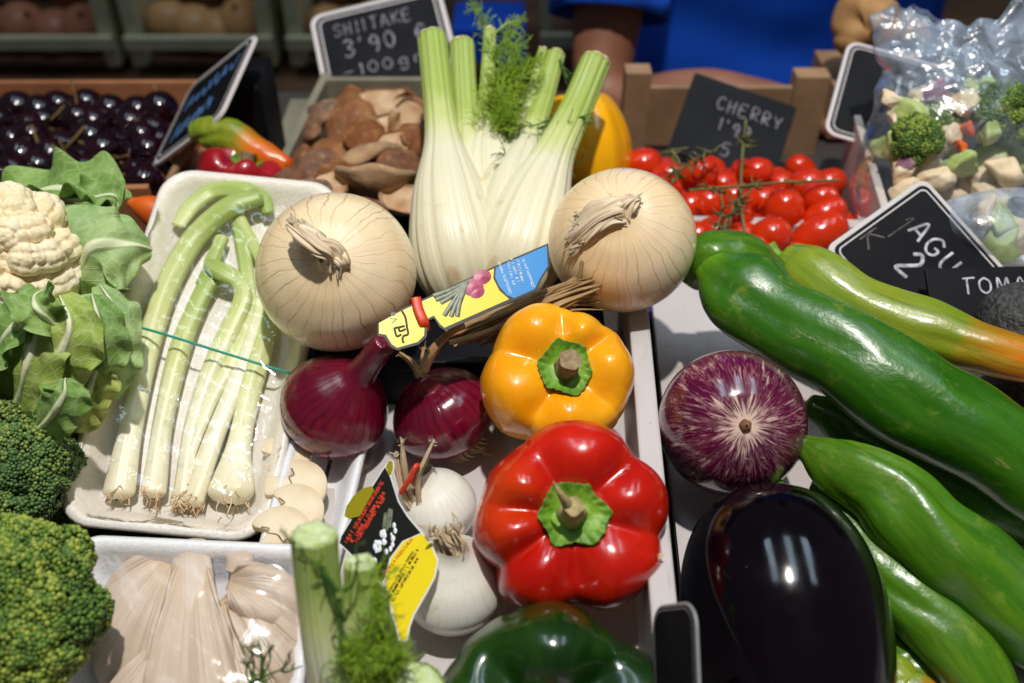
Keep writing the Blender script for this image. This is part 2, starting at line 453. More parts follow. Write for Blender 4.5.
MT['avocado'] = simple('avocado_skin', S(44, 44, 42), S(74, 76, 74), 240, .6, 1.0, 300, .003)
MT['carrot'] = simple('carrot_orange', S(224, 104, 20), S(206, 84, 14), 60, .5)
MT['ginger'] = simple('ginger_skin', S(190, 146, 92), S(166, 120, 72), 50, .7, .3, 160)
MT['veg_green'] = simple('chopped_green_veg', S(150, 170, 80), S(196, 206, 140), 50, .5, .3, 120)
MT['veg_cream'] = simple('chopped_cream_veg', S(222, 196, 156), S(236, 218, 186), 60, .6, .4, 160)
MT['veg_purple'] = simple('purple_cabbage', S(128, 76, 108), S(190, 150, 170), 70, .5)
MT['soil'] = simple('grey_concrete', S(70, 66, 62), S(58, 55, 52), 3, .9, .2, 30)
MT['table'] = simple('dark_table_board', S(60, 54, 50), S(48, 43, 40), 10, .8)
MT['backwall'] = simple('dim_wall', S(52, 44, 40), S(40, 34, 32), 2, .9)
MT['bg_onion'] = simple('shelf_onion_skin', S(206, 140, 84), S(224, 176, 116), 40, .4)
MT['bg_red_onion'] = simple('shelf_red_onion_skin', S(164, 92, 68), S(196, 130, 96), 40, .4)

def eggplant_mat():
    n = NM('black_eggplant_skin'); o = n.obj()
    c = n.ramp(n.noise(o, 14, 3), [(.35, S(6, 3, 7)), (.75, S(16, 6, 14))])
    d = n.ramp(n.vor(o, 160), [(.02, 1.0), (.05, 0.0)])
    d = n.math('MULTIPLY', d, n.ramp(n.noise(o, 60, 1), [(.6, 0.0), (.64, .6)]))
    c = n.mix(d, c, S(150, 140, 120))
    rr = n.ramp(n.noise(o, 60, 4), [(.3, .07), (.8, .2)])
    return n.fin(c, rr, coat=0, spec=.42, normal=n.bump(n.noise(o, 130, 4), .05, .001, n.bump(n.noise(o, 18, 3), .16, .004)))
MT['eggplant'] = eggplant_mat()

def striped_mat():
    n = NM('striped_eggplant_skin'); uv = n.uv(); o = n.obj(); s2 = n.sep(uv)
    v = n.math('SUBTRACT', 1.0, s2[1])                    # 0 at blossom end
    st = n.noise(n.mul(uv, (54, 9, 1)), 1.0, 5, .62, .35)
    st2 = n.noise(n.mul(uv, (110, 12, 1)), 1.0, 4, .6, .3)
    st = n.math('ADD', n.math('MULTIPLY', st, .65), n.math('MULTIPLY', st2, .35))
    cen = n.ramp(v, [(.13, .27), (.20, .15), (.32, .03), (.8, .0)])
    f = n.math('ADD', st, cen)
    th = n.math('ABSOLUTE', n.math('SUBTRACT', n.noise(n.mul(uv, (70, 7, 1)), 1.0, 4, .6, .6), .5))
    th = n.math('MULTIPLY', n.ramp(th, [(.0, 1.0), (.045, 0.0)]), n.ramp(n.noise(o, 60, 3), [(.42, .1), (.62, .5)]))
    c0 = n.ramp(n.noise(o, 30, 3), [(.3, S(72, 8, 44)), (.7, S(104, 18, 58))])
    c0 = n.mix(th, c0, S(204, 158, 160))
    c = n.mix(n.ramp(f, [(.575, 0.0), (.64, .5), (.73, 1.0)]), c0, S(222, 192, 176))
    c = n.mix(n.ramp(n.math('ADD', v, n.math('MULTIPLY', n.noise(o, 70, 3), .05)), [(.125, 1.0), (.165, 0.0)]), c, S(232, 214, 188))
    return n.fin(c, .17, coat=.4, croughness=.06, normal=n.bump(n.noise(o, 30, 3), .1, .002))
MT['striped'] = striped_mat()

def long_mat(name, stops, edge=None):
    n = NM(name); uv = n.uv(); o = n.obj(); v = n.sep(uv)[1]
    v2 = n.math('ADD', v, n.math('MULTIPLY', n.math('SUBTRACT', n.noise(o, 30, 3), .5), .2))
    c = n.ramp(v2, stops)
    st = n.noise(n.mul(uv, (11, 2.2, 1)), 1.0, 5, .6)
    c = n.mix(n.ramp(st, [(.42, 0.0), (.70, .6)]), c, edge or S(112, 150, 34))  # lighter streaks: mottling plus lengthwise sheen put into the colour
    c = n.mix(n.ramp(n.noise(n.mul(uv, (16, 3.5, 1)), 1.0, 4, .6, .5), [(.52, 0.0), (.72, .5)]), c, S(26, 66, 8))
    c = n.mix(n.ramp(n.noise(o, 75, 5, .65), [(.58, 0.0), (.72, .35)]), c, S(150, 168, 60))
    scar = n.math('ABSOLUTE', n.math('SUBTRACT', n.noise(n.mul(uv, (14, 5, 1)), 1.0, 3, .5, 1.2), .5))
    scar = n.math('MULTIPLY', n.ramp(scar, [(.0, 1.0), (.012, 0.0)]), n.ramp(n.noise(o, 36, 2), [(.58, 0.0), (.66, .55)]))
    c = n.mix(scar, c, S(170, 150, 90))
    bl = n.ramp(n.vor(o, 210), [(.03, 1.0), (.07, 0.0)])
    bl = n.math('MULTIPLY', bl, n.ramp(n.noise(o, 60, 1), [(.58, 0.0), (.64, .5)]))
    c = n.mix(bl, c, S(190, 200, 120))
    nn = n.bump(n.noise(o, 60, 5, .55), .30, .003)
    nn = n.bump(n.noise(n.mul(uv, (14, 4, 1)), 1.0, 4), .22, .002, nn)
    nn = n.bump(n.noise(o, 220, 3), .06, .0006, nn)
    return n.fin(c, n.ramp(n.noise(o, 40, 3), [(.3, .2), (.7, .38)]), coat=.12, croughness=.12, sss=.05, srad=(.4, .8, .1), sscale=.004, normal=nn)
GA, GB, GC = S(40, 94, 5), S(58, 114, 10), S(88, 138, 24)
MT['long_a'] = long_mat('long_pepper_green', [(0, S(96, 142, 26)), (.14, S(46, 100, 16)), (.6, GA), (1, GB)], S(78, 130, 26))
MT['long_b'] = long_mat('long_pepper_turning_orange', [(0, S(130, 160, 50)), (.35, S(120, 148, 34)), (.60, S(116, 138, 26)), (.70, S(204, 128, 18)), (.80, S(228, 96, 8)), (1, S(226, 78, 6))], S(168, 150, 40))
MT['long_c'] = long_mat('long_pepper_mid_green', [(0, S(72, 110, 18)), (.4, S(62, 112, 12)), (1, S(52, 102, 12))], S(108, 146, 26))
MT['long_d'] = long_mat('long_pepper_light_green', [(0, S(62, 108, 16)), (.4, S(58, 106, 14)), (1, S(76, 120, 22))])

def leaf_mat(name, c1, c2, vein):
    n = NM(name); uv = n.uv(); o = n.obj(); s2 = n.sep(uv)
    a = n.math('ABSOLUTE', n.math('SUBTRACT', s2[0], .5))
    rib = n.ramp(n.math('SUBTRACT', a, n.math('MULTIPLY', n.math('SUBTRACT', 1.0, s2[1]), .05)), [(.015, 1.0), (.05, 0.0)])
    w = n.math('ADD', n.math('MULTIPLY', s2[1], 7.0), n.math('MULTIPLY', a, -6.0))
    w = n.math('ADD', w, n.math('MULTIPLY', n.noise(o, 40, 2), .9))
    v1 = n.node('ShaderNodeTexVoronoi', {'W': w, 'Scale': 1.0, 'Randomness': .6}, voronoi_dimensions='1D', feature='DISTANCE_TO_EDGE').outputs['Distance']
    side = n.ramp(v1, [(0.0, .55), (.05, 0.0)])
    net = n.ramp(n.vor(o, 120, 'DISTANCE_TO_EDGE'), [(0.0, .16), (.12, 0.0)])
    vv = n.math('MAXIMUM', rib, n.math('MAXIMUM', side, net))
    c = n.ramp(n.noise(o, 28, 4), [(.3, c1), (.7, c2)])
    c = n.mix(n.ramp(n.noise(o, 17, 4, .6), [(.54, 0.0), (.76, .35)]), c, S(176, 180, 84))
    c = n.mix(n.ramp(n.noise(o, 44, 4, .6), [(.58, 0.0), (.76, .25)]), c, S(76, 112, 46))
    c = n.mix(vv, c, vein)
    return n.fin(c, .58, spec=.3, sss=.08, srad=(.5, .8, .2), sscale=.003, normal=n.bump(n.math('ADD', vv, n.math('MULTIPLY', n.noise(o, 75, 4), 1.6)), .5, .002))
MT['leaf'] = leaf_mat('cauliflower_leaf', S(98, 138, 58), S(150, 180, 96), S(214, 222, 178))
MT['leaf_pale'] = leaf_mat('pale_cauliflower_leaf', S(136, 162, 66), S(184, 196, 100), S(228, 230, 186))
MT['leaf_blue'] = leaf_mat('grey_green_cauliflower_leaf', S(124, 160, 96), S(160, 186, 120), S(220, 226, 184))
MT['curd'] = simple('cauliflower_curd', S(236, 216, 170), S(246, 232, 200), 30, .7, .6, 320, .0015, sss=.2)

def bud_mat(name, a, b, c3):
    n = NM(name); v = n.sep(n.uv())[0]
    w = n.sep(n.uv())[1]
    c = n.ramp(n.math('ADD', n.math('MULTIPLY', v, .55), n.math('MULTIPLY', w, .45)), [(.15, a), (.5, b), (.85, c3)])
    return n.fin(c, .5)
MT['bud'] = bud_mat('broccoli_buds', S(54, 84, 26), S(92, 124, 40), S(160, 172, 66))
MT['bud_dark'] = bud_mat('dark_broccoli_buds', S(56, 84, 42), S(86, 118, 56), S(146, 158, 74))
MT['floret_core'] = simple('broccoli_flesh', S(58, 84, 32), S(88, 116, 50), 40, .6)

# ------------------------------------------------------------------ world / lamps / camera
w = bpy.data.worlds.new('World'); SC.world = w; w.use_nodes = True
w.node_tree.nodes['Background'].inputs[0].default_value = (.80, .90, 1.0, 1)
w.node_tree.nodes['Background'].inputs[1].default_value = .075

def lamp(name, typ, loc, target, energy, color=(1, 1, 1), **kw):
    L = bpy.data.lights.new(name, typ); L.energy = energy; L.color = color
    for k, v in kw.items(): setattr(L, k, v)
    o = bpy.data.objects.new(name, L); COL.objects.link(o)
    o.location = loc
    o.rotation_euler = (Vector(target) - Vector(loc)).to_track_quat('-Z', 'Y').to_euler()
    return o
lamp('stall_spotlight', 'SPOT', (.05, .20, 1.85), (.02, .46, 0), 124, (1, .95, .89), spot_size=math.radians(46), spot_blend=.5, shadow_soft_size=.03)
for k, (lx, ly) in enumerate(((-.80, .80), (.30, .80), (1.30, .80))):
    lamp('added_fill_strip', 'AREA', (lx, ly, 3.0), (lx, ly + .0001, 0), 10, (.66, .84, 1), shape='RECTANGLE', size=.32, size_y=1.5)  # added fill strips, shaped for background fill and broken eggplant reflections

cd = bpy.data.cameras.new('camera'); cam = bpy.data.objects.new('camera', cd); COL.objects.link(cam)
cd.sensor_width = 36; cd.lens = FPX / 1024 * 36
cam.location = tuple(CAM); cam.rotation_euler = (PI / 2 - PITCH, 0, 0)
cd.clip_start = .02; cd.clip_end = 100
cd.dof.use_dof = True; cd.dof.focus_distance = .545; cd.dof.aperture_fstop = 5.2
SC.camera = cam
SC.view_settings.view_transform = 'Standard'; SC.view_settings.look = 'None'
SC.view_settings.exposure = 0; SC.view_settings.gamma = 1
SC.render.engine = 'CYCLES'
SC.cycles.transparent_max_bounces = 16

# ------------------------------------------------------------------ setting
def plain(name, mb, mat, kind='structure'):
    o = mb.build(name, mat, smooth=False); o['kind'] = kind; return o
plain('floor', MB().box((0, 2, -.9), 12, 12, .1), MT['soil'])
plain('wall', MB().box((0, 4.2, .6), 12, .2, 3), MT['backwall'])
tb = thing('market_counter', 'dark counter board under all the crates of vegetables', 'counter', (0, .47, -.03))
bevel(MB().box((0, 0, -.012), 2.2, 1.0, .024).build('board', MT['table'], tb, smooth=False), .003)
for sx in (-1, 1):
    for sy in (-1, 1):
        MB().box((sx * 1.0, sy * .42, -.425), .06, .06, .8).build('leg', MT['dark_wood'], tb, smooth=False)

# white crate in the middle and its right hand neighbour
YAW = math.radians(4.5)
def crate(name, label, x0, x1, y0, y1, h, t, mat, z=0, yaw=0, floor=True, fy=0, sides='lrfb', group=None, base=None, cat='crate'):
    c = ((x0 + x1) / 2, (y0 + y1) / 2)
    r = thing(name, label, cat, (c[0], c[1], z), group=group); r.rotation_euler = (0, 0, yaw)
    sx, sy = x1 - x0, y1 - y0
    if floor: MB().box((0, -fy / 2, -.004), sx - 2 * t, sy - 2 * t - fy, .008).build('crate_floor', base or mat, r, smooth=False)
    for s_, b in (('l', (-sx / 2 + t / 2, 0, t, sy)), ('r', (sx / 2 - t / 2, 0, t, sy)), ('f', (0, -sy / 2 + t / 2, sx - 2 * t - .001, t)), ('b', (0, sy / 2 - t / 2, sx - 2 * t - .001, t))):
        if s_ in sides:
            bevel(MB().box((b[0], b[1], h / 2 - .008), b[2], b[3], h).build('crate_side', mat, r, smooth=False), .0015)
    return r
pr = Pz(649, 460, .060)
crate('white_crate', 'white crate holding the bell peppers and the red onions', pr[0] - .20, pr[0] + .007, .12, .56, .066, .0125, MT['white_plastic'], 0, math.radians(-2.5), sides='rf', fy=.085)
crate('white_crate', 'white crate under the eggplants and long green peppers', pr[0] + .0115, pr[0] + .40, .12, .62, .045, .010, MT['white_plastic'], 0, math.radians(-2.5), sides='rfb')

# ------------------------------------------------------------------ lathe bodies
def pepper_surface(R, h, n, amp, crest, dip, seed, e1=.62, e2=.75, bot=.12, warp=.25):
    rng = np.random.RandomState(seed)
    lob = 1 + .15 * rng.uniform(-1, 1, n); ph0 = rng.rand() * .5
    def f(a, ph):
        a, ph = np.broadcast_arrays(a, ph)
        p2 = ph + warp * .7 * np.sin(ph + seed) + warp * .4 * np.sin(2 * ph + 2.1 * seed) + ph0
        x = np.abs(np.cos(n * p2 / 2)); L = np.sqrt(x * x + .03)
        k = np.floor((n * p2 / 2 / PI) + .5).astype(int) % n
        kk = lob[k] * np.minimum(L * 1.5, 1) + 1 * (1 - np.minimum(L * 1.5, 1))
        r0 = np.abs(np.cos(a)) ** e1
        z0 = np.sign(np.sin(a)) * np.abs(np.sin(a)) ** e2
        env = np.clip(r0 / .55, 0, 1) ** 1.3
        fall = np.where(z0 > 0, 1.0, 1 - .28 * (-z0) ** 1.2)
        r = R * r0 * fall * (1 - amp * (1 - L ** .8) * env) * (1 + (kk - 1) * env)
        z = h / 2 * z0
        z = z - np.where(z0 > 0, 1, 0) * (dip * np.exp(-(r0 / .42) ** 2) + crest * (1 - L) * np.exp(-((r0 - .62) / .30) ** 2))
        z = z + np.where(z0 < 0, 1, 0) * bot * h * np.exp(-(r0 / .4) ** 2)
        Q = np.stack([r * np.cos(ph), r * np.sin(ph), z], -1)
        wob = 1 + .030 * sn(Q, 55, seed + 3) + .012 * sn(Q, 130, seed + 5) + .003 * sn(Q, 420, seed + 6)
        Q[..., :2] *= wob[..., None]
        return Q
    return f

def bell_pepper(label, loc, axis, roll, R, h, n, mat, seed, amp=.16, crest=.010, dip=.022, cal=.37, stem=('tan', .011), furrow=None, squash=1.0, name='bell_pepper', cat='bell pepper', group='bell peppers on the stall'):
    f = pepper_surface(R, h, n, amp, crest, dip, seed)
    if furrow is not None:               # turn the pepper so that one furrow points this way
        pt = np.linspace(0, 2 * PI, 720, endpoint=False); rr0 = np.linalg.norm(f(np.full(720, .15), pt)[:, :2], axis=1)
        roll = furrow - pt[int(np.argmin(rr0))]
    r = thing(name, label, cat, loc, axis, roll, group)
    if squash != 1:                      # not quite round: flatter across one direction
        f0_ = f; dv_ = np.array([math.cos(PI / 2 - roll), math.sin(PI / 2 - roll), 0])
        f = lambda a, ph: (lambda Q_: Q_ - (1 - squash) * (Q_ @ dv_)[..., None] * dv_)(f0_(a, ph))
    a = np.linspace(-PI / 2 + .02, PI / 2 - .02, 90)[:, None]; ph = np.linspace(0, 2 * PI, 180, endpoint=False)[None]
    # even out samples near the poles
    G = f(np.sign(a) * (np.abs(a) / (PI / 2)) ** .8 * PI / 2 * .999, ph)
    MB().grid(G, True).build('skin', mat, r)
    # calyx: conforming plate with a jagged rim rising to the stem
    rc = np.linspace(0.02, 1, 22)[:, None]; ph = np.linspace(0, 2 * PI, 96, endpoint=False)[None]
    rng = np.random.RandomState(seed + 9)
    hx = np.mod(ph + .3, PI / 3) - PI / 6; edge = cal * (.93 * math.cos(PI / 6) / np.cos(hx) * 1.1 + .05 * np.sin(2 * ph + seed) + .04 * np.sin(3 * ph + seed) + .012 * np.sin(23 * ph + seed) + .010 * np.sin(41 * ph))
    r0 = rc * edge
    aa = np.arccos(np.clip(r0, 0, 1) ** (1 / .62))
    Q = f(aa, ph)
    zc = Q[..., 2].mean(1, keepdims=True)
    Q[..., 2] = .35 * Q[..., 2] + .65 * zc + .0030
    Q[..., 2] += .006 * np.exp(-(rc / .35) ** 2) + .0012 * sn(Q, 240, seed) + .0005 * (rc > .8) * np.sin(19 * ph)
    low = Q[-1:].copy(); low[..., 2] -= .004; low[..., :2] *= .97
    MB().grid(np.vstack([Q[::1], low])[::-1], True, (0, 1), (1, -1)).build('calyx', MT['calyx'], r)
    z0 = Q[0, :, 2].mean()
    sw = MB()
    if stem[0] == 'tan':
        sw.sweep([(0, 0, z0 - .004), (.0005, 0, z0 + .004), (.001, .001, z0 + stem[1])], [.0070, .0056, .0060], 20, prof=lambda p, s_: 1 + .06 * np.sin(5 * p), cap='flat')
        sw.build('stem', MT['stem_tan'], r)
    else:
        sw.sweep([(0, 0, z0 - .004), (0, .001, z0 + .006), (.0, .003, z0 + stem[1])], [.0070, .0042, .0046], 20, prof=lambda p, s_: 1 + .09 * np.sin(4 * p), cap='flat')
        sw.sweep([(-.002, .004, z0 + stem[1] - .003), (-.004, .009, z0 + stem[1] + .004), (-.006, .016, z0 + stem[1] + .007)], [.003, .0018, .0005], 8)
        sw.build('stem', MT['stem_dry'], r)
    return r

bell_pepper('red bell pepper with bright green calyx and hooked dry stem', P(567, 515, .487), CV(.05, .20, 1), .35, .0470, .070, 6, MT['red_pepper'], 3, amp=.075, crest=.0085, dip=.017, stem=('dry', .012), squash=.93)
bell_pepper('yellow bell pepper with cut tan stem behind the red bell pepper', P(561, 380, .56), CV(.06, .30, 1), .1, .0440, .074, 5, MT['yellow_pepper'], 11, amp=.10, crest=.010, dip=.018, cal=.36)
bell_pepper('dark green bell pepper at the bottom edge in front of the red one', P(543, 712, .45), CV(.0, .12, 1), 0, .0580, .084, 4, MT['green_pepper'], 21, amp=.20, crest=.014, furrow=PI / 2 + .32)
bell_pepper('tall yellow orange bell pepper standing upside down behind the fennel', P(584, 146, .80), CV(.05, -1, -.25), .3, .0415, .090, 4, MT['orange_pepper'], 31, amp=.05, crest=.004)

def lathe(profile, R, m=70, n=128, wob=.012, seed=0, nscale=40):
    pr = spline(np.array(profile, float) * R, m)
    ph = np.linspace(0, 2 * PI, n, endpoint=False)
    G = np.stack([pr[:, 0:1] * np.cos(ph), pr[:, 0:1] * np.sin(ph), np.repeat(pr[:, 1:2], n, 1)], -1)
    k = 1 + wob * sn(G, nscale, seed, 2)
    return G * k[..., None]
ONION = [(.002, -.84), (.12, -.86), (.4, -.80), (.78, -.52), (.98, -.12), (.97, .22), (.80, .56), (.52, .80), (.28, .90), (.14, .96), (.09, 1.04)]
BULB = [(.002, -.86), (.12, -.88), (.4, -.82), (.80, -.52), (.99, -.10), (.97, .22), (.80, .56), (.56, .80), (.38, .98), (.30, 1.12), (.27, 1.22)]
ONION_NECK = [(.002, -.80), (.12, -.83), (.42, -.78), (.80, -.50), (.98, -.10), (.96, .22), (.78, .55), (.50, .82), (.30, 1.02), (.235, 1.3), (.225, 1.6), (.20, 1.85), (.10, 1.92), (.002, 1.93)]

def strips(specs, seed, rad, wr=.22):
    mb = MB(); rng = np.random.RandomState(seed)
    for pts in specs:
        pts = np.asarray(pts, float)
        k = len(pts)
        q = rng.rand() * 6
        pr_ = lambda p, s_, q=q: 1 + wr * np.sin(5 * p + q + 5 * s_) + .7 * wr * np.sin(11 * p + 2 * q - 4 * s_) + .5 * wr * np.sin(17 * p + q)
        a = rad * rng.uniform(.75, 1.1)
        mb.sweep(pts, [(a * 1.15, a * .6)] + [(a * rng.uniform(.65, .95), a * .36) for _ in range(k - 2)] + [(a * .55, a * .16)], 44, m=36, prof=pr_, cap='flat')
        d_ = nrm(pts[-1] - pts[-2])
        for t_ in range(7):
            b_ = pts[-1] - d_ * rad * .5 + rng.normal(size=3) * rad * .22
            e_ = b_ + nrm(d_ + rng.normal(size=3) * .5) * rad * rng.uniform(.5, 1.3)
            mb.sweep([b_, (b_ + e_) / 2 + rng.normal(size=3) * rad * .12, e_], [(rad * .16, rad * .05), (rad * .14, rad * .04), (rad * .04, rad * .02)], 6, m=6)
    return mb

# two big pale onions
r = thing('pale_onion', 'large pale cream onion with folded papery neck, left of the fennel bulb', 'onion', P(337, 273, .585), CV(.06, .10, 1), 0, 'big pale onions beside the fennel')
MB().grid(lathe(ONION, .0468, seed=4), True).build('skin', MT['white_onion'], r)
# neck in local frame: x right, y up (approx)
zt = .0468 * .93
strips([[(.0, .0, zt), (.001, .003, zt + .007), (-.004, .006, zt + .010), (-.012, .012, zt + .010), (-.019, .018, zt + .006)],
        [(.004, -.002, zt), (.003, .004, zt + .005), (-.003, .005, zt + .006), (-.008, .006, zt + .005)],
        [(.002, .001, zt - .002), (.007, -.002, zt + .003), (.008, -.005, zt - .001)],
        [(-.002, .002, zt), (-.007, .011, zt + .007), (-.014, .017, zt + .003)]], 5, .0068).build('neck', MT['paper'], r)
r = thing('pale_onion', 'large golden cream onion with papery flap, in front of the cherry tomatoes', 'onion', P(622, 241, .605), CV(-.16, .30, 1), 0, 'big pale onions beside the fennel')
MB().grid(lathe(ONION, .0444, seed=9), True).build('skin', MT['gold_onion'], r)
zt = .0444 * .93
strips([[(.0, .0, zt), (-.002, -.001, zt + .004), (-.011, -.004, zt + .003), (-.021, -.008, zt - .003), (-.030, -.011, zt - .011)],
        [(.002, .0, zt), (-.005, .002, zt + .004), (-.014, .001, zt + .002), (-.024, -.003, zt - .005)],
        [(.001, -.001, zt), (-.006, -.004, zt + .003), (-.016, -.009, zt - .001), (-.025, -.015, zt - .010)],
        [(.003, .002, zt), (.006, .004, zt + .004), (.010, .008, zt + .001)]], 8, .0066).build('neck', MT['paper'], r)

# red onions
r = thing('red_onion', 'glossy red onion with long purple neck leaning right, touching the foam tray', 'onion', P(334, 408, .585), CV(.55, .62, .55), .3, 'red onions behind the white onions')
MB().grid(lathe(ONION_NECK, .0325, seed=14), True).build('skin', MT['red_onion'], r)
rb = MB()
for k in range(22):
    a = k * .2856; rr_ = .004
    rb.sweep([(rr_ * math.cos(a), rr_ * math.sin(a), -.026), (1.5 * rr_ * math.cos(a + .2), 1.5 * rr_ * math.sin(a + .2), -.030)], [.0005, .0003], 5, m=4)
rb.build('roots', MT['roots'], r)
r = thing('red_onion', 'glossy red onion with dry roots showing, behind the tied white onion bulbs', 'onion', P(444, 415, .590), CV(-.45, .78, .35), .9, 'red onions behind the white onions')
MB().grid(lathe([(a * 1.0, b * .9) for a, b in ONION], .0315, seed=17), True).build('skin', MT['red_onion'], r)
rb = MB()
for k in range(40):
    a = k * .157; rr_ = .0095 * (1 + .2 * math.sin(k * 3))
    rb.sweep([(rr_ * math.cos(a), rr_ * math.sin(a), -.0225), (1.15 * rr_ * math.cos(a + .1), 1.15 * rr_ * math.sin(a + .1), -.0255), (1.25 * rr_ * math.cos(a + .3), 1.25 * rr_ * math.sin(a + .3), -.028)], [.0006, .0004, .0002], 5, m=5)
rb.build('roots', MT['roots'], r)
strips([[(0, 0, .027), (.002, .002, .036), (.0, .006, .046)], [(.002, 0, .027), (.006, -.002, .036), (.011, -.003, .042)]], 3, .0035).build('neck', MT['dry_leaf'], r)

bk = thing('black_crate', 'low black plastic crate under the two pale onions and the fennel', 'crate', (-.032, .545, .012))
bevel(MB().box((0, 0, -.004), .186, .166, .046).build('crate_body', MT['black_board'], bk, smooth=False), .003)
bevel(MB().box((0, -.0815, .021), .192, .006, .008).build('rim', MT['black_board'], bk, smooth=False), .001)
# two fresh white onion bulbs with dry tied tops
r = thing('white_onion_bulb', 'small white onion bulb with crumpled neck beside the red bell pepper', 'onion', P(453, 585, .498), CV(.02, .75, .62), .3, 'small white onions tied in a bunch')
MB().grid(lathe(BULB, .0258, seed=24), True).build('skin', MT['small_onion'], r)
zt = .0295
strips([[(0, 0, zt - .004), (-.001, 0, zt + .003), (-.004, .0, zt + .008), (-.005, .002, zt + .013)], [(-.003, .002, zt - .006), (-.005, .003, zt + .002), (-.008, .006, zt + .008)], [(.003, .001, zt - .004), (.004, 0, zt + .003), (.001, .003, zt + .010)]], 2, .0070).build('neck', MT['paper'], r)
r = thing('white_onion_bulb', 'small white onion bulb behind the tag, tied with an orange band', 'onion', P(436, 508, .548), CV(-.25, .8, .5), 0, 'small white onions tied in a bunch')
MB().grid(lathe(BULB, .0230, seed=27), True).build('skin', MT['small_onion'], r)
tb0 = P(417, 500, .530)
stp = strips([np.array([P(418, 505, .535), P(408, 485, .527), P(404, 465, .522), P(402, 440, .518)]), np.array([P(420, 505, .532), P(418, 480, .524), P(426, 458, .520), P(434, 440, .518)]), np.array([P(414, 508, .533), P(405, 495, .528), P(398, 470, .524), P(396, 452, .522)])], 12, .0036)
o = stp.build('dry_stalks', MT['paper'], None, tb0); tag(o, 'dry forked stalks of the white onions held by the orange band', 'dry stalk')
o = MB().sweep(PP([(401, 492, .522), (409, 480, .5175), (416, 466, .516), (417, 470, .524), (408, 486, .529), (401, 492, .522)]), [.0014] * 6, 8, m=30, cap=None).build('rubber_band', MT['red_band'], None, tb0)
tag(o, 'orange red rubber band round the dry white onion stalks', 'rubber band')

# scraps of dry onion skin fallen on the crate floors
rng = np.random.RandomState(12)
for k, (px, py, z, lb) in enumerate([(352, 492, .004, 'scrap of onion skin on the crate floor left of the tag'), (505, 600, .004, 'flake of onion skin between the white onion bulb and the green pepper'), (486, 452, .004, 'curled scrap of onion skin under the right red onion'), (690, 372, .004, 'flake of dry skin on the crate floor above the striped eggplant'), (652, 560, .062, 'tiny flake of skin on the crate edge beside the red bell pepper'), (358, 470, .004, 'small papery flake below the left red onion')]):
    c = Pz(px, py, z); u_ = np.linspace(-1, 1, 12); sz_ = rng.uniform(.004, .009) * (.5 if k == 4 else 1); a_ = rng.rand() * 6
    X_, Y_ = np.meshgrid(u_, u_ * .6); rr_ = 1 + .25 * np.sin(5 * np.arctan2(Y_, X_) + k)
    G_ = np.stack([c[0] + sz_ * rr_ * (X_ * math.cos(a_) - Y_ * math.sin(a_)), c[1] + sz_ * rr_ * (X_ * math.sin(a_) + Y_ * math.cos(a_)), c[2] + sz_ * (.35 * X_ ** 2 + .12 * np.sin(4 * Y_ + k))], -1)
    o = MB().grid(G_).build('onion_skin_flake', MT['paper'], None, c); solid(o, .0002, 0); tag(o, lb, 'onion skin', 'scraps of onion skin')
# ------------------------------------------------------------------ fennel
TOC = CV(0, 0, 1)
fb = P(485, 300, .66)
r = thing('fennel_bulb', 'big white fennel bulb with cut green stalks standing between the pale onions', 'fennel', fb, group='fennel')
def fstalk(pts, rad, name='stalk', vs=(0, 1), amp=.05, seed=0, parent=r, origin=fb, mat='fennel', n=84, cutmat='cut_end', m=70):
    q = PP(pts)
    mb = MB(); mb.sweep(q, rad, n, up=TOC, m=m, prof=lambda p, s_: 1 + amp * np.sin(11 * p + seed) * (.25 + .75 * s_) + .02 * np.sin(23 * p + seed * 2) + .03 * np.sin(2 * p + 5 * s_ + seed), cap='flat', vs=vs)
    o = mb.build(name, MT[mat], parent, origin)
    # ragged cut end
    t = nrm(q[-1] - q[-2]); a, b = rad[-1] if not np.isscalar(rad[-1]) else (rad[-1], rad[-1])
    c = MB(); rows = []
    nn_ = nrm(TOC - (TOC @ t) * t); bb = np.cross(t, nn_); ph = np.linspace(0, 2 * PI, 30, endpoint=False)
    for kk, hh in ((1.0, -.001), (.97, .001), (.7, .0016), (.4, .0012), (.02, .0008)):
        g = q[-1] + (np.cos(ph) * a * kk)[:, None] * bb + (np.sin(ph) * b * kk)[:, None] * nn_
        g = g + t * (hh + .0009 * sn(g, 900, seed)[:, None])
        rows.append(g)
    c.grid(np.array(rows), True); c.build('cut_end', MT[cutmat], o, origin)
    return o
# outer sheaths (each a continuous stalk from the base of the bulb)
fstalk([(478, 312, .655), (462, 262, .640), (450, 200, .650), (443, 140, .675), (437, 85, .70), (432, 38, .72)], [(.016, .012), (.030, .022), (.0245, .019), (.0125, .0115), (.0108, .0105), (.0104, .0102)], seed=1)
fstalk([(486, 312, .665), (482, 260, .655), (476, 200, .668), (468, 140, .70), (464, 90, .72), (462, 44, .735)], [(.016, .012), (.030, .022), (.021, .017), (.0105, .010), (.0092, .009), (.0088, .009)], seed=2)
fstalk([(492, 305, .67), (493, 230, .665), (490, 175, .682), (487, 130, .70), (487, 90, .72), (490, 30, .735)], [(.016, .012), (.028, .02), (.0225, .017), (.010, .009), (.0056, .005), (.0044, .004)], seed=3)
fstalk([(500, 308, .665), (508, 250, .650), (516, 190, .662), (530, 140, .70), (545, 95, .725), (556, 55, .74)], [(.015, .012), (.031, .023), (.0250, .018), (.0105, .009), (.0072, .007), (.0066, .0066)], seed=4)
fstalk([(498, 300, .675), (512, 190, .69), (524, 130, .715), (533, 90, .725), (543, 50, .735)], [(.013, .012), (.014, .012), (.0065, .006), (.0042, .004), (.0036, .0036)], seed=6)
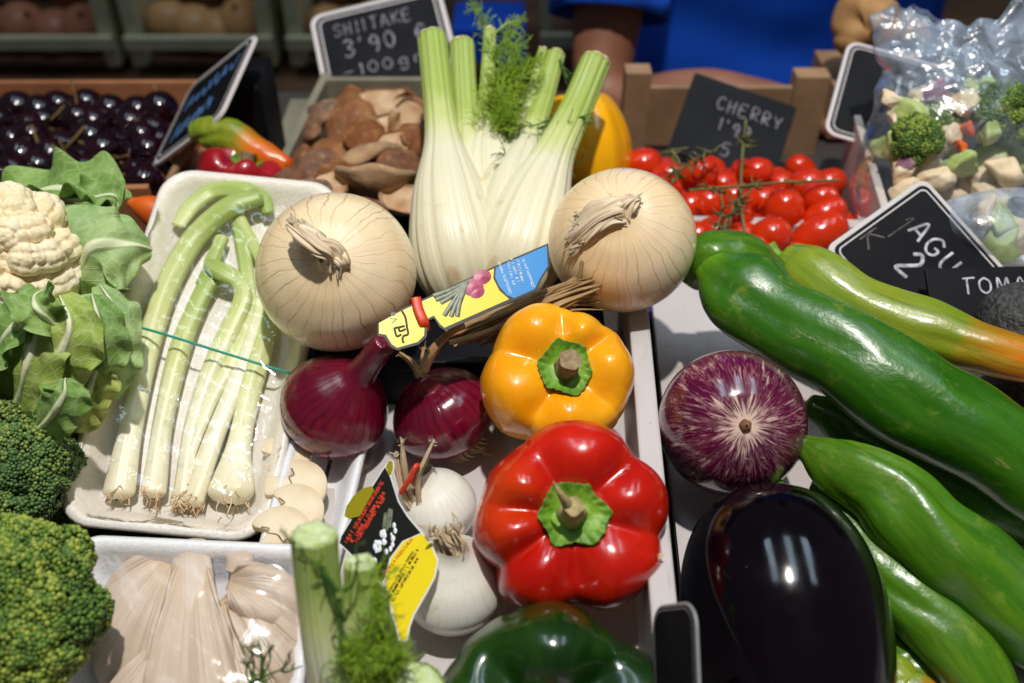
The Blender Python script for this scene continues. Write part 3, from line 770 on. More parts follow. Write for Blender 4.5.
fstalk([(497, 312, .655), (515, 262, .636), (533, 205, .646), (554, 155, .67), (577, 108, .70), (596, 62, .715)], [(.015, .011), (.0285, .020), (.0235, .017), (.0135, .0118), (.0112, .0105), (.0108, .0104)], seed=5)
# base plate of the bulb
MB().ball(P(490, 306, .655) , (.020, .016, .012)).build('root_end', MT['fennel'], r, fb)

def fronds(mb, base, tip, n, spread, L, seed, rad=.00024, wig=.35, sub=4):
    rng = np.random.RandomState(seed)
    base, tip = np.array(base), np.array(tip); ax = tip - base; ln = np.linalg.norm(ax); ax = ax / ln
    mb.sweep([base, base + ax * ln * .5 + rng.normal(size=3) * .002, tip], [.0011, .0007, .0003], 6, m=8)
    for k in range(n):
        s_ = rng.rand() ** .8
        b = base + ax * ln * s_
        d = nrm(ax * .7 + rng.normal(size=3) * spread)
        l2 = L * rng.uniform(.5, 1.1) * (1.1 - .5 * s_)
        e = b + d * l2; mid = b + d * l2 * .5 + rng.normal(size=3) * l2 * wig * .3
        mb.sweep([b, mid, e], [rad * 1.3, rad, rad * .6], 4, m=6, cap=None)
        for j in range(sub):
            t2 = rng.uniform(.3, .95)
            b2 = b + (mid - b) * min(t2 * 2, 1) if t2 < .5 else mid + (e - mid) * (t2 * 2 - 1)
            d2 = nrm(d * .8 + rng.normal(size=3) * .5)
            l3 = l2 * rng.uniform(.25, .5)
            mb.sweep([b2, b2 + d2 * l3 * .5 + rng.normal(size=3) * l3 * .08, b2 + d2 * l3], [rad, rad * .85, rad * .5], 4, m=5, cap=None)
for (b, t, n, L, sd) in [((489, 140, .705), (497, 85, .69), 60, .020, 1), ((497, 110, .70), (535, 62, .71), 50, .018, 2), ((492, 140, .70), (515, 105, .685), 60, .018, 3),
                         ((492, 38, .735), (473, 5, .75), 26, .012, 4), ((492, 36, .733), (522, 22, .74), 26, .012, 5), ((500, 90, .70), (520, 45, .72), 36, .017, 6), ((500, 135, .695), (505, 118, .68), 40, .016, 8), ((490, 60, .725), (508, 40, .72), 24, .013, 9)]:
    fm = MB(); fronds(fm, P(*b), P(*t), int(n * 1.7), .75, L * 1.2, sd); fm.build('frond', MT['frond'], r, fb)
for (b, t, n, L, sd) in [((520, 125, .70), (500, 165, .66), 8, .02, 11), ((566, 112, .70), (528, 128, .68), 8, .03, 12), ((556, 130, .69), (575, 178, .66), 9, .022, 13), ((540, 128, .69), (596, 112, .68), 8, .02, 14), ((560, 60, .73), (572, 85, .72), 6, .02, 15)]:
    fm = MB(); fronds(fm, P(*b), P(*t), n, .5, L, sd, .00032, .5, 2); fm.build('frond', MT['frond_dark'], r, fb)

# second fennel at the bottom edge
fb2 = P(345, 720, .44)
r2 = thing('fennel_bulb', 'fennel with two freshly cut green stalks and feathery fronds at the bottom edge', 'fennel', fb2, group='fennel')
fstalk([(345, 745, .43), (338, 690, .425), (327, 640, .415), (318, 580, .405), (314, 535, .398)], [(.012, .011), (.0118, .011), (.0105, .010), (.0094, .009), (.0092, .0092)], parent=r2, origin=fb2, mat='fennel_stalk', cutmat='cut_end_green', seed=2, amp=.02)
fstalk([(362, 735, .435), (362, 660, .425), (361, 600, .415), (360, 563, .41)], [(.010, .010), (.0092, .009), (.0072, .007), (.0066, .0066)], parent=r2, origin=fb2, mat='fennel_stalk', cutmat='cut_end_green', seed=4, amp=.02)
fstalk([(400, 780, .43), (392, 700, .425), (384, 620, .42), (380, 590, .418)], [(.010, .010), (.006, .006), (.0035, .0035), (.003, .003)], parent=r2, origin=fb2, mat='fennel_stalk', cutmat='cut_end_green', seed=7, amp=.02)
fstalk([(360, 800, .43), (400, 730, .42), (415, 690, .412), (417, 683, .41)], [(.014, .013), (.0125, .012), (.011, .010), (.011, .010)], parent=r2, origin=fb2, mat='fennel_stalk', cutmat='cut_end_green', seed=9, amp=.02)
for (b, t, n, L, sd) in [((368, 690, .425), (372, 640, .41), 80, .014, 21), ((360, 690, .42), (355, 650, .405), 60, .013, 22), ((378, 690, .42), (392, 645, .405), 70, .013, 23), ((372, 650, .41), (380, 600, .405), 50, .011, 24), ((385, 680, .415), (396, 660, .40), 50, .012, 25), ((366, 680, .415), (362, 655, .40), 60, .013, 26), ((376, 600, .41), (384, 560, .405), 14, .009, 29)]:
    fm = MB(); fronds(fm, P(*b), P(*t), int(n * 1.6), .85, L * 1.3, sd, .00018); fm.build('frond', MT['frond'], r2, fb2)
for (b, t, n, L, sd) in [((345, 620, .40), (318, 560, .39), 7, .012, 31), ((338, 590, .395), (280, 530, .39), 4, .015, 32), ((340, 600, .40), (345, 680, .40), 6, .02, 33), ((345, 590, .40), (358, 560, .395), 4, .012, 34)]:
    fm = MB(); fronds(fm, P(*b), P(*t), n, .45, L, sd, .00028, .6, 1); fm.build('frond', MT['frond_dark'], r2, fb2)
q = PP([(236, 700, .43), (262, 668, .42), (282, 680, .42), (300, 700, .42)])
fm = MB(); fronds(fm, P(240, 690, .432), P(285, 668, .425), 9, .6, .02, 41, .0005, .5, 1)
fronds(fm, P(262, 676, .428), P(258, 640, .425), 4, .4, .014, 42, .0005, .5, 1)
o = fm.build('fennel_sprig', MT['frond_dark'], None, P(262, 676, .43)); tag(o, 'loose dark fennel sprig lying on the wrapped oyster mushrooms', 'fennel sprig')

# ------------------------------------------------------------------ foam trays
def rrect(wd, ht, rad, n=8):
    pts = []
    for cx, cy, a0 in ((wd / 2 - rad, ht / 2 - rad, 0), (-wd / 2 + rad, ht / 2 - rad, PI / 2), (-wd / 2 + rad, -ht / 2 + rad, PI), (wd / 2 - rad, -ht / 2 + rad, 1.5 * PI)):
        for k in range(n + 1):
            a = a0 + PI / 2 * k / n
            pts.append((cx + rad * math.cos(a), cy + rad * math.sin(a)))
    return np.array(pts)
def frame_from(A, B, C):
    """A bottom-left, B bottom-right, C top-left -> origin centre + axes"""
    ex = nrm(B - A); ey = C - A; ey = nrm(ey - (ey @ ex) * ex); ez = np.cross(ex, ey)
    wd = np.linalg.norm(B - A); ht = abs((C - A) @ ey)
    ctr = A + ex * wd / 2 + ey * ht / 2
    return ctr, np.stack([ex, ey, ez], 1), wd, ht
def set_frame(o, ctr, Rm):
    o.location = tuple(ctr); o.rotation_euler = Matrix(Rm.tolist()).to_euler(); return o
def tray_mesh(wd, ht, depth, mat, parent, lip=.010, rad=.02):
    rows = []
    spec = [(0, 0, -depth, 1), (-lip * .9, 0, -depth, 0)]
    prof = [(-.30, -depth), (-.20, -depth), (-lip - .010, -depth + .0005), (-lip - .006, -depth + .004), (-lip - .001, -.003), (-lip + .001, -.0006), (-lip * .5, 0.0012), (-.0015, .0008), (0, -.001), (-.001, -.003), (-lip + .0015, -.004), (-lip - .004, -depth - .002), (-lip - .012, -depth - .004), (-.30, -depth - .004)]
    for ins, z in prof:
        sh = max(ins, -min(wd, ht) / 2 * .92)
        pts = rrect(wd + 2 * sh, ht + 2 * sh, max(rad + sh * .7, .003))
        g = np.column_stack([pts, np.full(len(pts), z)])
        rows.append(g)
    G = np.array(rows)
    mb = MB().grid(G, True, flip=True)
    # close the floor
    n = len(rows[0]); mb.add(np.vstack([rows[0]]), [list(range(n))]); mb.add(np.vstack([rows[-1]]), [list(range(n))[::-1]])
    return mb.build('foam_shell', mat, parent)
def film_mesh(wd, ht, z, mat, parent, seed, amp=.0012, bulge=.004, name='cling_film', nx=70, ny=100):
    u = np.linspace(-1, 1, nx)[None]; v = np.linspace(-1, 1, ny)[:, None]
    X = u * wd / 2 + 0 * v; Y = v * ht / 2 + 0 * u
    Q = np.stack([X, Y, np.zeros_like(X)], -1)
    edge = np.clip((1 - np.abs(u) ** 6), 0, 1) * np.clip((1 - np.abs(v) ** 8), 0, 1)
    Z = z + bulge * edge + amp * sn(Q * [1, 1, 1], 160, seed, 3) + amp * .8 * np.sin((X * .6 + Y * .9) * 300 + 3 * sn(Q, 60, seed + 1))* (edge*.7+.3)
    Q[..., 2] = Z - .004 * (1 - edge)
    return MB().grid(Q).build(name, mat, parent)

# scallion tray
A, B, C = P(52, 520, .545), P(266, 541, .545), P(158, 168, .665)
ctr, Rm, wd, ht = frame_from(A, B, C)
tr = thing('foam_tray', 'long white foam tray of spring onions wrapped in cling film', 'tray', ctr, group='wrapped foam trays'); set_frame(tr, ctr, Rm)
tray_mesh(wd + .002, ht + .004, .015, MT['foam'], tr, lip=.0085, rad=.022)
film_mesh(wd - .004, ht - .004, .0045, MT['film'], tr, 3, .0010, .005)
def on_tray(px, py, h, ctr=ctr, Rm=Rm):
    n_ = Rm[:, 2]; rr_ = ray(px, py)
    t_ = ((ctr + n_ * h - CAM) @ n_) / (rr_ @ n_)
    return CAM + rr_ * t_
def scallion(label, pts, rad, flat=.8, h=-.006, bulb=False, seed=0, vs=(0, 1)):
    q = np.array([on_tray(p[0], p[1], (p[2] if len(p) > 2 else h)) for p in pts])
    o0 = q[0]
    rt = thing('spring_onion', label, 'spring onion', o0, group='spring onions in the foam tray')
    MB().sweep(q, [(a, a * flat) for a in rad], 28, up=Rm[:, 2], m=60, prof=lambda p, s_: 1 + .06 * np.sin(3 * p + seed + 4 * s_) + .03 * np.sin(7 * p + seed + 9 * s_) + .04 * np.sin(13 * s_ + seed), vs=vs).build('stalk', MT['scallion'], rt, o0)
    if vs[0] > .3: return
    rb = MB(); rng = np.random.RandomState(seed); t0 = nrm(q[0] - q[1])
    for k in range(34):
        d = nrm(t0 + rng.normal(size=3) * .5); s0 = q[0] + rng.normal(size=3) * rad[0] * .35 - t0 * .001
        rb.sweep([s0, s0 + d * .004, s0 + d * .006 + rng.normal(size=3) * .002], [.0005, .0004, .0002], 5, m=5)
    rb.build('roots', MT['roots'], rt, o0)
scallion('thick spring onion bending right over the whole tray, leftmost of the bunch', [(119, 492), (130, 430), (147, 350), (165, 290), (193, 240), (228, 208, .001), (258, 197, .002)], [.0085, .0068, .0072, .0075, .0080, .0078, .0062], .7, seed=1)
scallion('spring onion with a straight mid green stalk beside the thickest one', [(153, 492), (163, 420), (180, 350), (200, 300), (217, 272)], [.0068, .0060, .0062, .0062, .0058], .8, seed=2)
scallion('spring onion with folded broken green tip in the tray middle', [(183, 495), (192, 430), (208, 380), (228, 335, -.004), (243, 300, -.001), (238, 282, .001), (222, 272, .002), (208, 264, .001)], [.0058, .0052, .0058, .0062, .0060, .0050, .0058, .0040], .7, seed=3)
scallion('thin yellow green spring onion curving up under the film', [(178, 502), (190, 455), (212, 400), (236, 355), (249, 315), (246, 270), (240, 235), (236, 225)], [.0045, .0040, .0042, .0045, .0048, .0046, .0042, .0035], .8, seed=4)
scallion('slender white spring onion second from the right of the bunch', [(194, 500), (214, 440), (240, 375), (258, 325), (262, 300)], [.0068, .0056, .0056, .0056, .005], .8, seed=5, vs=(0, .45))
scallion('spring onion with a fat flared white bulb, rightmost of the bunch', [(232, 492), (238, 450), (250, 390), (264, 340), (268, 310)], [.0130, .0072, .0066, .0066, .006], .75, seed=6, vs=(0, .8))
scallion('dark green spring onion leaf crossing at the tray top end', [(178, 225), (192, 205), (215, 190), (245, 190, .001), (262, 198), (268, 212)], [.0045, .006, .0066, .006, .0056, .004], .5, h=-.004, seed=7, vs=(.5, 1))
scallion('short cut green spring onion leaf end hanging under the thickest one', [(222, 238), (212, 262), (203, 285)], [.0045, .0050, .0045], .6, h=-.006, seed=8, vs=(.6, 1))
scallion('pale spring onion leaf beside the big onion at the tray end', [(238, 215), (250, 240), (262, 262), (266, 285)], [.004, .0042, .0042, .003], .6, h=-.005, seed=9, vs=(.5, .9))
q = np.array([on_tray(112, 320, -.002), on_tray(117, 321, .0030), on_tray(160, 333, .0090), on_tray(205, 347, .0095), on_tray(250, 361, .0080), on_tray(286, 372, .0030), on_tray(291, 374, -.002)])
o = MB().sweep(q, [.0008] * 7, 8, m=50).build('elastic_band', MT['band'], None, q[0]); tag(o, 'teal elastic band stretched across the spring onion tray', 'elastic band')

# oyster mushroom tray
A, B, C = P(14, 770, .445), P(292, 780, .45), P(66, 533, .50)
ctr2, Rm2, wd2, ht2 = frame_from(A, B, C)
tr2 = thing('foam_tray', 'cool white foam tray of pale oyster mushrooms under shiny film', 'tray', ctr2, group='wrapped foam trays'); set_frame(tr2, ctr2, Rm2)
tray_mesh(wd2, ht2, .022, MT['foam_cool'], tr2, lip=.007, rad=.014)
film_mesh(wd2 - .003, ht2 - .003, .0060, MT['film_soft'], tr2, 8, .0005, .004)
def t2(px, py, h): return on_tray(px, py, h, ctr2, Rm2)
def fan(label, root_px, rootw, edge, hs, seed, gill=.00020, ngl=60, lipdrop=.004):
    """oyster mushroom cap: fan from a stem to a scalloped rim. edge = rim polyline px"""
    ed = spline(np.array(edge, float), 90); nv = 46
    rt = np.array(root_px, float)
    rows = []
    rng = np.random.RandomState(seed)
    k = np.linspace(-1, 1, 90)
    e3 = np.array([t2(p[0], p[1], hs[1]) for p in ed[:, :2]])
    r3 = t2(rt[0], rt[1], hs[0])
    dirx = nrm(e3[-1] - e3[0])
    for j in range(nv):
        s_ = j / (nv - 1)
        base = r3 + dirx * (k * rootw)[:, None]
        Q = base * (1 - s_) + e3 * s_
        arch = .006 * math.sin(PI * min(s_ * 1.05, 1)) - lipdrop * max(0, (s_ - .82) / .18) ** 2
        ripple = gill * np.sin(k * ngl + 2.0 * np.sin(k * 5 + seed)) * min(1, s_ * 2.5) * (1 if s_ < .93 else .2) * (.6 + .4 * np.sin(k * 13 + seed))
        wave = .0020 * np.sin(k * 7 + seed) * s_ + .0012 * np.sin(k * 15 + seed * 2 + 3 * s_) * s_
        Q = Q + Rm2[:, 2] * (arch + ripple + wave)[:, None]
        rows.append(Q)
    o = MB().grid(np.array(rows)).build('oyster_mushroom', MT['oyster'], None, r3)
    solid(o, .0018, 0); tag(o, label, 'oyster mushroom', 'oyster mushrooms in the foam tray')
    return o
fan('oyster mushroom spreading its gills to the left rim of the tray', (172, 556), .006, [(150, 545), (98, 590), (90, 640), (104, 690), (140, 705), (165, 670)], (-.012, -.011), 2)
fan('broad oyster mushroom low at the bottom of the tray', (170, 640), .006, [(96, 700), (110, 760), (170, 790), (240, 770), (215, 690)], (-.010, -.008), 17)
big_fan = fan('largest oyster mushroom fanning downwards from the thick central stem', (192, 560), .007, [(160, 640), (140, 720), (190, 765), (245, 740), (232, 640)], (-.003, .003), 5)
fan('narrow oyster mushroom with dark gaps at the right of the central one', (222, 600), .004, [(226, 690), (252, 735), (286, 715), (270, 650)], (-.006, -.004), 9)
fan('oyster mushroom with frilled gills reaching the right tray wall', (232, 592), .005, [(252, 668), (284, 690), (303, 655), (296, 610)], (-.003, -.001), 21)
fan('small smooth oyster mushroom cap at the upper right of the tray', (230, 582), .004, [(232, 612), (262, 624), (296, 618), (303, 590), (275, 566), (250, 562)], (-.001, .003), 12, .0002)
o = MB().sweep([t2(243, 552, -.006), t2(240, 560, -.002), t2(234, 574, -.003)], [(.0060, .0035), (.0072, .004), (.005, .003)], 24, m=20, up=Rm2[:, 2], cap='flat', prof=lambda p, s_: 1 + .08 * np.sin(3 * p + 4 * s_)).build('oyster_stub', MT['oyster'], None, t2(240, 560, -.004))
tag(o, 'short cut oyster mushroom stub at the tray top', 'mushroom stem')
MB().sweep([t2(191, 548, -.012), t2(192, 562, -.006), t2(194, 600, -.001), t2(196, 650, .0015)], [(.0085, .005), (.0100, .0055), (.0115, .0045), (.014, .002)], 30, m=24, up=Rm2[:, 2], cap='round', prof=lambda p, s_: 1 + .05 * np.sin(5 * p + 3 * s_)).build('stem', MT['oyster'], big_fan, np.array(big_fan.location))

# sliced mushroom punnet
A, B, C = P(256, 570, .525), P(330, 580, .525), P(286, 400, .595)
ctr3, Rm3, wd3, ht3 = frame_from(A, B, C)
tr3 = thing('foam_tray', 'narrow white tray of sliced button mushrooms squeezed between the onions and foam trays', 'tray', ctr3, group='wrapped foam trays'); set_frame(tr3, ctr3, Rm3)
tray_mesh(wd3 + .006, ht3, .02, MT['foam_cool'], tr3, lip=.006, rad=.008)
for k, (px, py, rr_, lb) in enumerate([(287, 455, .013, 'sliced mushroom piece nearest the red onion'), (297, 487, .0155, 'broad sliced mushroom piece in the middle of the narrow tray'), (293, 512, .0155, 'sliced mushroom piece with a dark gill spot'), (280, 533, .0145, 'sliced mushroom piece next to the cut fennel stalk')]):
    c = on_tray(px, py, -.003 + .0035 * k * .5, ctr3, Rm3)
    out = [(-1, -.05), (-.93, .35), (-.72, .68), (-.38, .90), (0, .97), (.38, .90), (.72, .68), (.93, .35), (1, -.05), (.97, -.22), (.80, -.30), (.55, -.22), (.36, -.20), (.32, -.55), (.34, -.95), (.0, -1.02), (-.34, -.95), (-.32, -.55), (-.36, -.20), (-.55, -.22), (-.80, -.30), (-.97, -.22), (-1, -.05)]
    sh = spline(np.array(out), 70)[:-1]; ca_, sa_ = math.cos(.5 * k - 1.9), math.sin(.5 * k - 1.9); sh = np.stack([sh[:, 0] * ca_ - sh[:, 1] * sa_, sh[:, 0] * sa_ + sh[:, 1] * ca_], 1) * rr_ * 1.12
    nx, ny, nz = Rm3[:, 0], Rm3[:, 1], nrm(Rm3[:, 2] + .2 * Rm3[:, 1] + (.12 * k - .2) * Rm3[:, 0])
    rows = [c + (sh[:, 0:1] * q_) * nx + (sh[:, 1:2] * q_) * ny + nz * z_ for q_, z_ in ((.02, -.002), (.97, -.002), (1, -.0012), (1, .0012), (.97, .0018), (.6, .0019), (.02, .0019))]
    rt = thing('mushroom_slice', lb, 'mushroom slice', c, group='sliced mushrooms in the narrow tray')
    MB().grid(np.array(rows), True).build('slice', MT['button_mushroom'], rt, c)
    gl_ = spline(np.array([(-.62, -.20), (-.38, -.12), (-.30, -.26), (0, -.16), (.30, -.26), (.38, -.12), (.62, -.20)]), 24); gl_ = np.stack([gl_[:, 0] * ca_ - gl_[:, 1] * sa_, gl_[:, 0] * sa_ + gl_[:, 1] * ca_], 1) * rr_ * 1.12
    MB().sweep(c + gl_[:, 0:1] * nx + gl_[:, 1:2] * ny + nz * .0018, [(.0006, .0003)] * 24, 6, up=nz, m=40).build('gills', MT['stem_tan'], rt, c)
    if k == 2:
        MB().ball(c + nz * .0016 + nx * .001 - ny * .003, (.0045, .0012, .0008)).build('gill', MT['gill'], rt, c)

# ------------------------------------------------------------------ eggplants
EGG = [(.002, 1.55), (.3, 1.5), (.66, 1.28), (.9, .85), (1.0, .3), (.95, -.3), (.78, -.9), (.58, -1.3), (.45, -1.5), (.3, -1.62), (.002, -1.66)]
r = thing('black_eggplant', 'large glossy black eggplant lying at the bottom right', 'eggplant', P(788, 640, .480), CV(-.08, .88, -.42), .4, 'eggplants')
MB().grid(lathe(EGG[::-1], .0495, 90, 128, .01, 3, 22), True).build('skin', MT['eggplant'], r)
cz = -1.62 * .0495
cm = MB(); ph = np.linspace(0, 2 * PI, 60, endpoint=False); rows = []
for q_, z_ in ((.2, -.012), (.5, -.006), (.8, .004), (1.0, .014)):
    rr_ = .03 * q_ * (1 + (.22 * np.sin(5 * ph)) * (q_ ** 2)); rows.append(np.stack([rr_ * np.cos(ph), rr_ * np.sin(ph), np.full(60, cz + z_)], -1))
solid(cm.grid(np.array(rows), True).build('calyx', MT['calyx'], r), .002)
MB().sweep([(0, 0, cz - .008), (0, .004, cz - .025), (0, .012, cz - .036)], [.008, .006, .007], 16, cap='flat').build('stem', MT['calyx'], r)

r = thing('striped_eggplant', 'round purple eggplant streaked with white, its blossom scar facing up', 'eggplant', P(731, 423, .545), CV(-.03, .05, 1), .5, 'eggplants')
RND = [(.002, -.98), (.3, -.95), (.66, -.76), (.93, -.38), (1.0, .05), (.93, .42), (.74, .72), (.45, .91), (.2, .965), (.06, .972), (.002, .966)]
MB().grid(lathe(RND, .0400, 80, 144, .008, 6, 30), True).build('skin', MT['striped'], r)
sc_ = MB(); sc_.sweep([(0, 0, .0383), (0, 0, .0394)], [.0034, .0031], 18, m=4, prof=lambda p, s_: 1 + .08 * np.sin(5 * p))
sc_.build('blossom_scar', MT['gill'], r)

# ------------------------------------------------------------------ long green peppers
def long_pepper(label, pts, rad, mat, seed, flat=.8, calyx=False, amp=.06, n=80, tip=True):
    q = PP(pts); o0 = q[0]
    rt = thing('long_pepper', label, 'long pepper', o0, group='long green peppers')
    rng = np.random.RandomState(seed); pha = rng.rand() * 6
    k0 = rng.uniform(1.7, 2.3)            # ridge direction in the cross section
    wv = [(k, m_, rng.rand() * 6.28, rng.normal() / (.5 + .35 * k + .16 * m_ ** 1.6)) for k in range(0, 6) for m_ in range(1, 9)]
    def pf(p, s_):
        tw = 1.1 * s_ * (1 if seed % 2 else -1)
        out = 0
        for dk, wd_, am in ((0, .30, .13), (1.05, .26, -.16), (-1.15, .24, -.13), (2.2, .4, .08), (-2.3, .3, -.12)):
            d_ = np.mod(p - k0 - dk - tw * (1 + .2 * dk) - .25 * math.sin(6 * s_ + dk * 3 + seed) + PI, 2 * PI) - PI
            out = out + am * (.75 + .5 * math.sin(5 * s_ + dk + seed)) * np.exp(-(d_ / wd_) ** 2)
        w_ = math.sin(PI * min(1, s_ * 1.1 + .12))
        f_ = sum(a_ * np.cos(k * p + 2 * PI * m_ * s_ * (1 if k % 2 else -1) + q_) for k, m_, q_, a_ in wv)
        return 1 + .85 * out * w_ + .012 * f_ * (amp / .06)
    q2 = spline(q, 24); tt_ = np.linspace(0, 1, 24)          # slight kinks along the length
    sd_ = nrm(np.cross(nrm(q[-1] - q[0]), TOC)); q2 = q2 + (np.sin(tt_ * 7 + seed) * .0012 + np.sin(tt_ * 15 + 2 * seed) * .0006)[:, None] * sd_
    r2_ = spline(np.array(rad, float), 24)[:, 0] * (1 + .025 * np.sin(tt_ * 11 + seed * 1.7) + .012 * np.sin(tt_ * 22 + seed))
    MB().sweep(q2, [(a, a * flat) for a in r2_], n, up=TOC, m=200, prof=pf).build('skin', MT[mat], rt, o0)
    if calyx:
        t_ = nrm(q[0] - q[1])
        cs = MB(); cs.sweep([q[0] - t_ * .002, q[0] + t_ * .004, q[0] + t_ * .012, q[0] + t_ * .02 + np.array([0, 0, .004])], [.010, .007, .0035, .004], 14, cap='flat', m=14)
        cs.build('stem', MT['calyx'], rt, o0)
    return rt
long_pepper('huge dark green long pepper on top of the pile, behind the striped eggplant', [(716, 268, .602), (738, 290, .590), (775, 322, .575), (842, 352, .556), (915, 400, .540), (985, 438, .530), (1050, 490, .525), (1110, 560, .525)], [.014, .0262, .0236, .0262, .0275, .0250, .0205, .010], 'long_a', 3, .82)
long_pepper('blunt light green pepper shoulder behind the right pale onion', [(696, 266, .622), (712, 262, .612), (738, 266, .614), (775, 285, .622), (830, 330, .63)], [.0150, .0195, .0190, .016, .012], 'long_d', 8, .85)
long_pepper('pointed pepper turning from green to orange, under the price signs', [(792, 264, .625), (816, 278, .612), (868, 308, .596), (930, 332, .582), (985, 350, .570), (1060, 372, .560), (1120, 390, .556)], [.0125, .0190, .0175, .0172, .0140, .0110, .004], 'long_b', 5, .85, True)
long_pepper('mid green long pepper below the huge dark one', [(804, 448, .528), (835, 462, .520), (882, 488, .508), (930, 538, .497), (985, 582, .488), (1045, 640, .480), (1100, 700, .478)], [.0065, .0150, .0205, .0235, .0225, .0200, .010], 'long_c', 12, .8, amp=.06)
long_pepper('shaded green long pepper wedged between two larger ones', [(812, 408, .585), (850, 428, .578), (910, 462, .570), (980, 500, .560), (1060, 545, .555)], [.008, .014, .0165, .0165, .012], 'long_a', 17, .8)
long_pepper('light green long pepper lying along the black eggplant', [(806, 506, .525), (840, 526, .520), (882, 572, .505), (930, 618, .492), (980, 680, .480), (1020, 740, .475)], [.0075, .0135, .0170, .0180, .0160, .008], 'long_d', 19, .8, True)
long_pepper('dark green pepper almost hidden under the mid green ones', [(820, 486, .548), (856, 512, .542), (910, 556, .532), (970, 612, .520), (1030, 670, .51)], [.008, .0145, .0165, .0165, .012], 'long_a', 37, .8)
long_pepper('small yellowish green pepper at the bottom edge beside the eggplant', [(868, 612, .520), (892, 650, .505), (925, 685, .495), (960, 720, .49)], [.006, .0125, .0135, .009], 'long_d', 23, .8)
long_pepper('pale green pepper tip poking out under the lowest long pepper', [(880, 668, .49), (905, 690, .48), (935, 715, .475)], [.008, .0125, .010], 'long_b', 29, .8)

# ------------------------------------------------------------------ broccoli / cauliflower
def fib(n, seed=0, zmin=-1):
    i = np.arange(n) + .5
    z = 1 - (1 - zmin) * i / n; ph = i * 2.399963 + seed
    r_ = np.sqrt(np.maximum(0, 1 - z * z))
    return np.stack([r_ * np.cos(ph), r_ * np.sin(ph), z], -1)
def ico(sub=1):
    t = (1 + 5 ** .5) / 2
    V = nrm(np.array([(-1, t, 0), (1, t, 0), (-1, -t, 0), (1, -t, 0), (0, -1, t), (0, 1, t), (0, -1, -t), (0, 1, -t), (t, 0, -1), (t, 0, 1), (-t, 0, -1), (-t, 0, 1)], float))
    F = [(0, 11, 5), (0, 5, 1), (0, 1, 7), (0, 7, 10), (0, 10, 11), (1, 5, 9), (5, 11, 4), (11, 10, 2), (10, 7, 6), (7, 1, 8), (3, 9, 4), (3, 4, 2), (3, 2, 6), (3, 6, 8), (3, 8, 9), (4, 9, 5), (2, 4, 11), (6, 2, 10), (8, 6, 7), (9, 8, 1)]
    V = [tuple(v) for v in V]
    for _ in range(sub):
        F2 = []; mid = {}
        def mp(a, b):
            k = (min(a, b), max(a, b))
            if k not in mid:
                m_ = nrm(np.array(V[a]) + np.array(V[b])); V.append(tuple(m_)); mid[k] = len(V) - 1
            return mid[k]
        for a, b, c in F:
            x, y, z = mp(a, b), mp(b, c), mp(c, a); F2 += [(a, x, z), (b, y, x), (c, z, y), (x, y, z)]
        F = F2
    return np.array(V), np.array(F)
IV, IF = ico(1)
def bead_mesh(name, C, Rr, mat, parent, U):
    V = (C[:, None, :] + IV[None] * Rr[:, None, None]).reshape(-1, 3)
    F = (IF[None] + (np.arange(len(C)) * len(IV))[:, None, None]).reshape(-1, 3)
    uv = np.repeat(U, len(IV), 0)
    return fast_mesh(name, V, F, mat, parent, uv)
def broccoli(label, loc, axis, R, nf, fr, seed, mat, bead=.0009, squash=.8, dens=1.0, group='broccoli heads', name='broccoli', roll=0):
    rng = np.random.RandomState(seed)
    rt = thing(name, label, 'broccoli', loc, axis, roll, group)
    D = fib(nf, seed, -.25); D = nrm(D + rng.normal(size=D.shape) * .09)
    Cn = D * R * (1 - fr) * np.array([1, 1, squash]) * rng.uniform(.9, 1.06, nf)[:, None]
    rf = R * fr * rng.uniform(.85, 1.2, nf)
    core = MB()
    pts, rad, uv = [], [], []
    for k in range(nf):
        core.ball(Cn[k], rf[k] * .87, 14, 9)
        nb = int(dens * 4 * PI * rf[k] ** 2 / ((bead * 1.75) ** 2))
        q = fib(nb, k); q = q[(q @ D[k]) > -.25]
        q = q + rng.normal(size=q.shape) * .02
        # gentle sub clumps
        lump = 1 + .10 * sn(q * rf[k] + Cn[k], 420, k + seed, 1)
        q = Cn[k] + q * rf[k] * lump[:, None]
        dd = np.linalg.norm(q[:, None] - Cn[None], axis=-1) - rf[None] * .98; dd[:, k] = 1
        q = q[dd.min(1) > 0]
        pts.append(q); rad.append(bead * rng.uniform(.55, 1.4, len(q)))
        tone = rng.rand() * .6 + .2
        uv.append(np.column_stack([rng.rand(len(q)), np.clip(tone + .25 * sn(q, 130, seed, 1), 0, 1)]))
    bead_mesh('buds', np.vstack(pts), np.concatenate(rad), mat, rt, np.vstack(uv))
    core.build('crown', MT['floret_core'], rt)
    MB().sweep([(0, 0, 0), (0, 0, -R * .5), (.002, 0, -R * 1.1)], [R * .45, R * .32, R * .3], 20, cap='flat').build('stem', MT['floret_core'], rt)
    return rt
broccoli('bright green broccoli head in the bottom left corner, overlapping the mushroom tray', P(8, 612, .450), CV(.28, .55, .9), .043, 36, .31, 2, MT['bud'], .00112)
broccoli('darker blue green broccoli head above the bright green one', P(-4, 470, .545), CV(.25, .5, .9), .043, 34, .31, 5, MT['bud_dark'], .00105)
broccoli('dark broccoli head hidden low beside the foam tray corner', P(46, 515, .575), CV(.2, .4, .9), .026, 24, .34, 9, MT['bud_dark'], .00088)

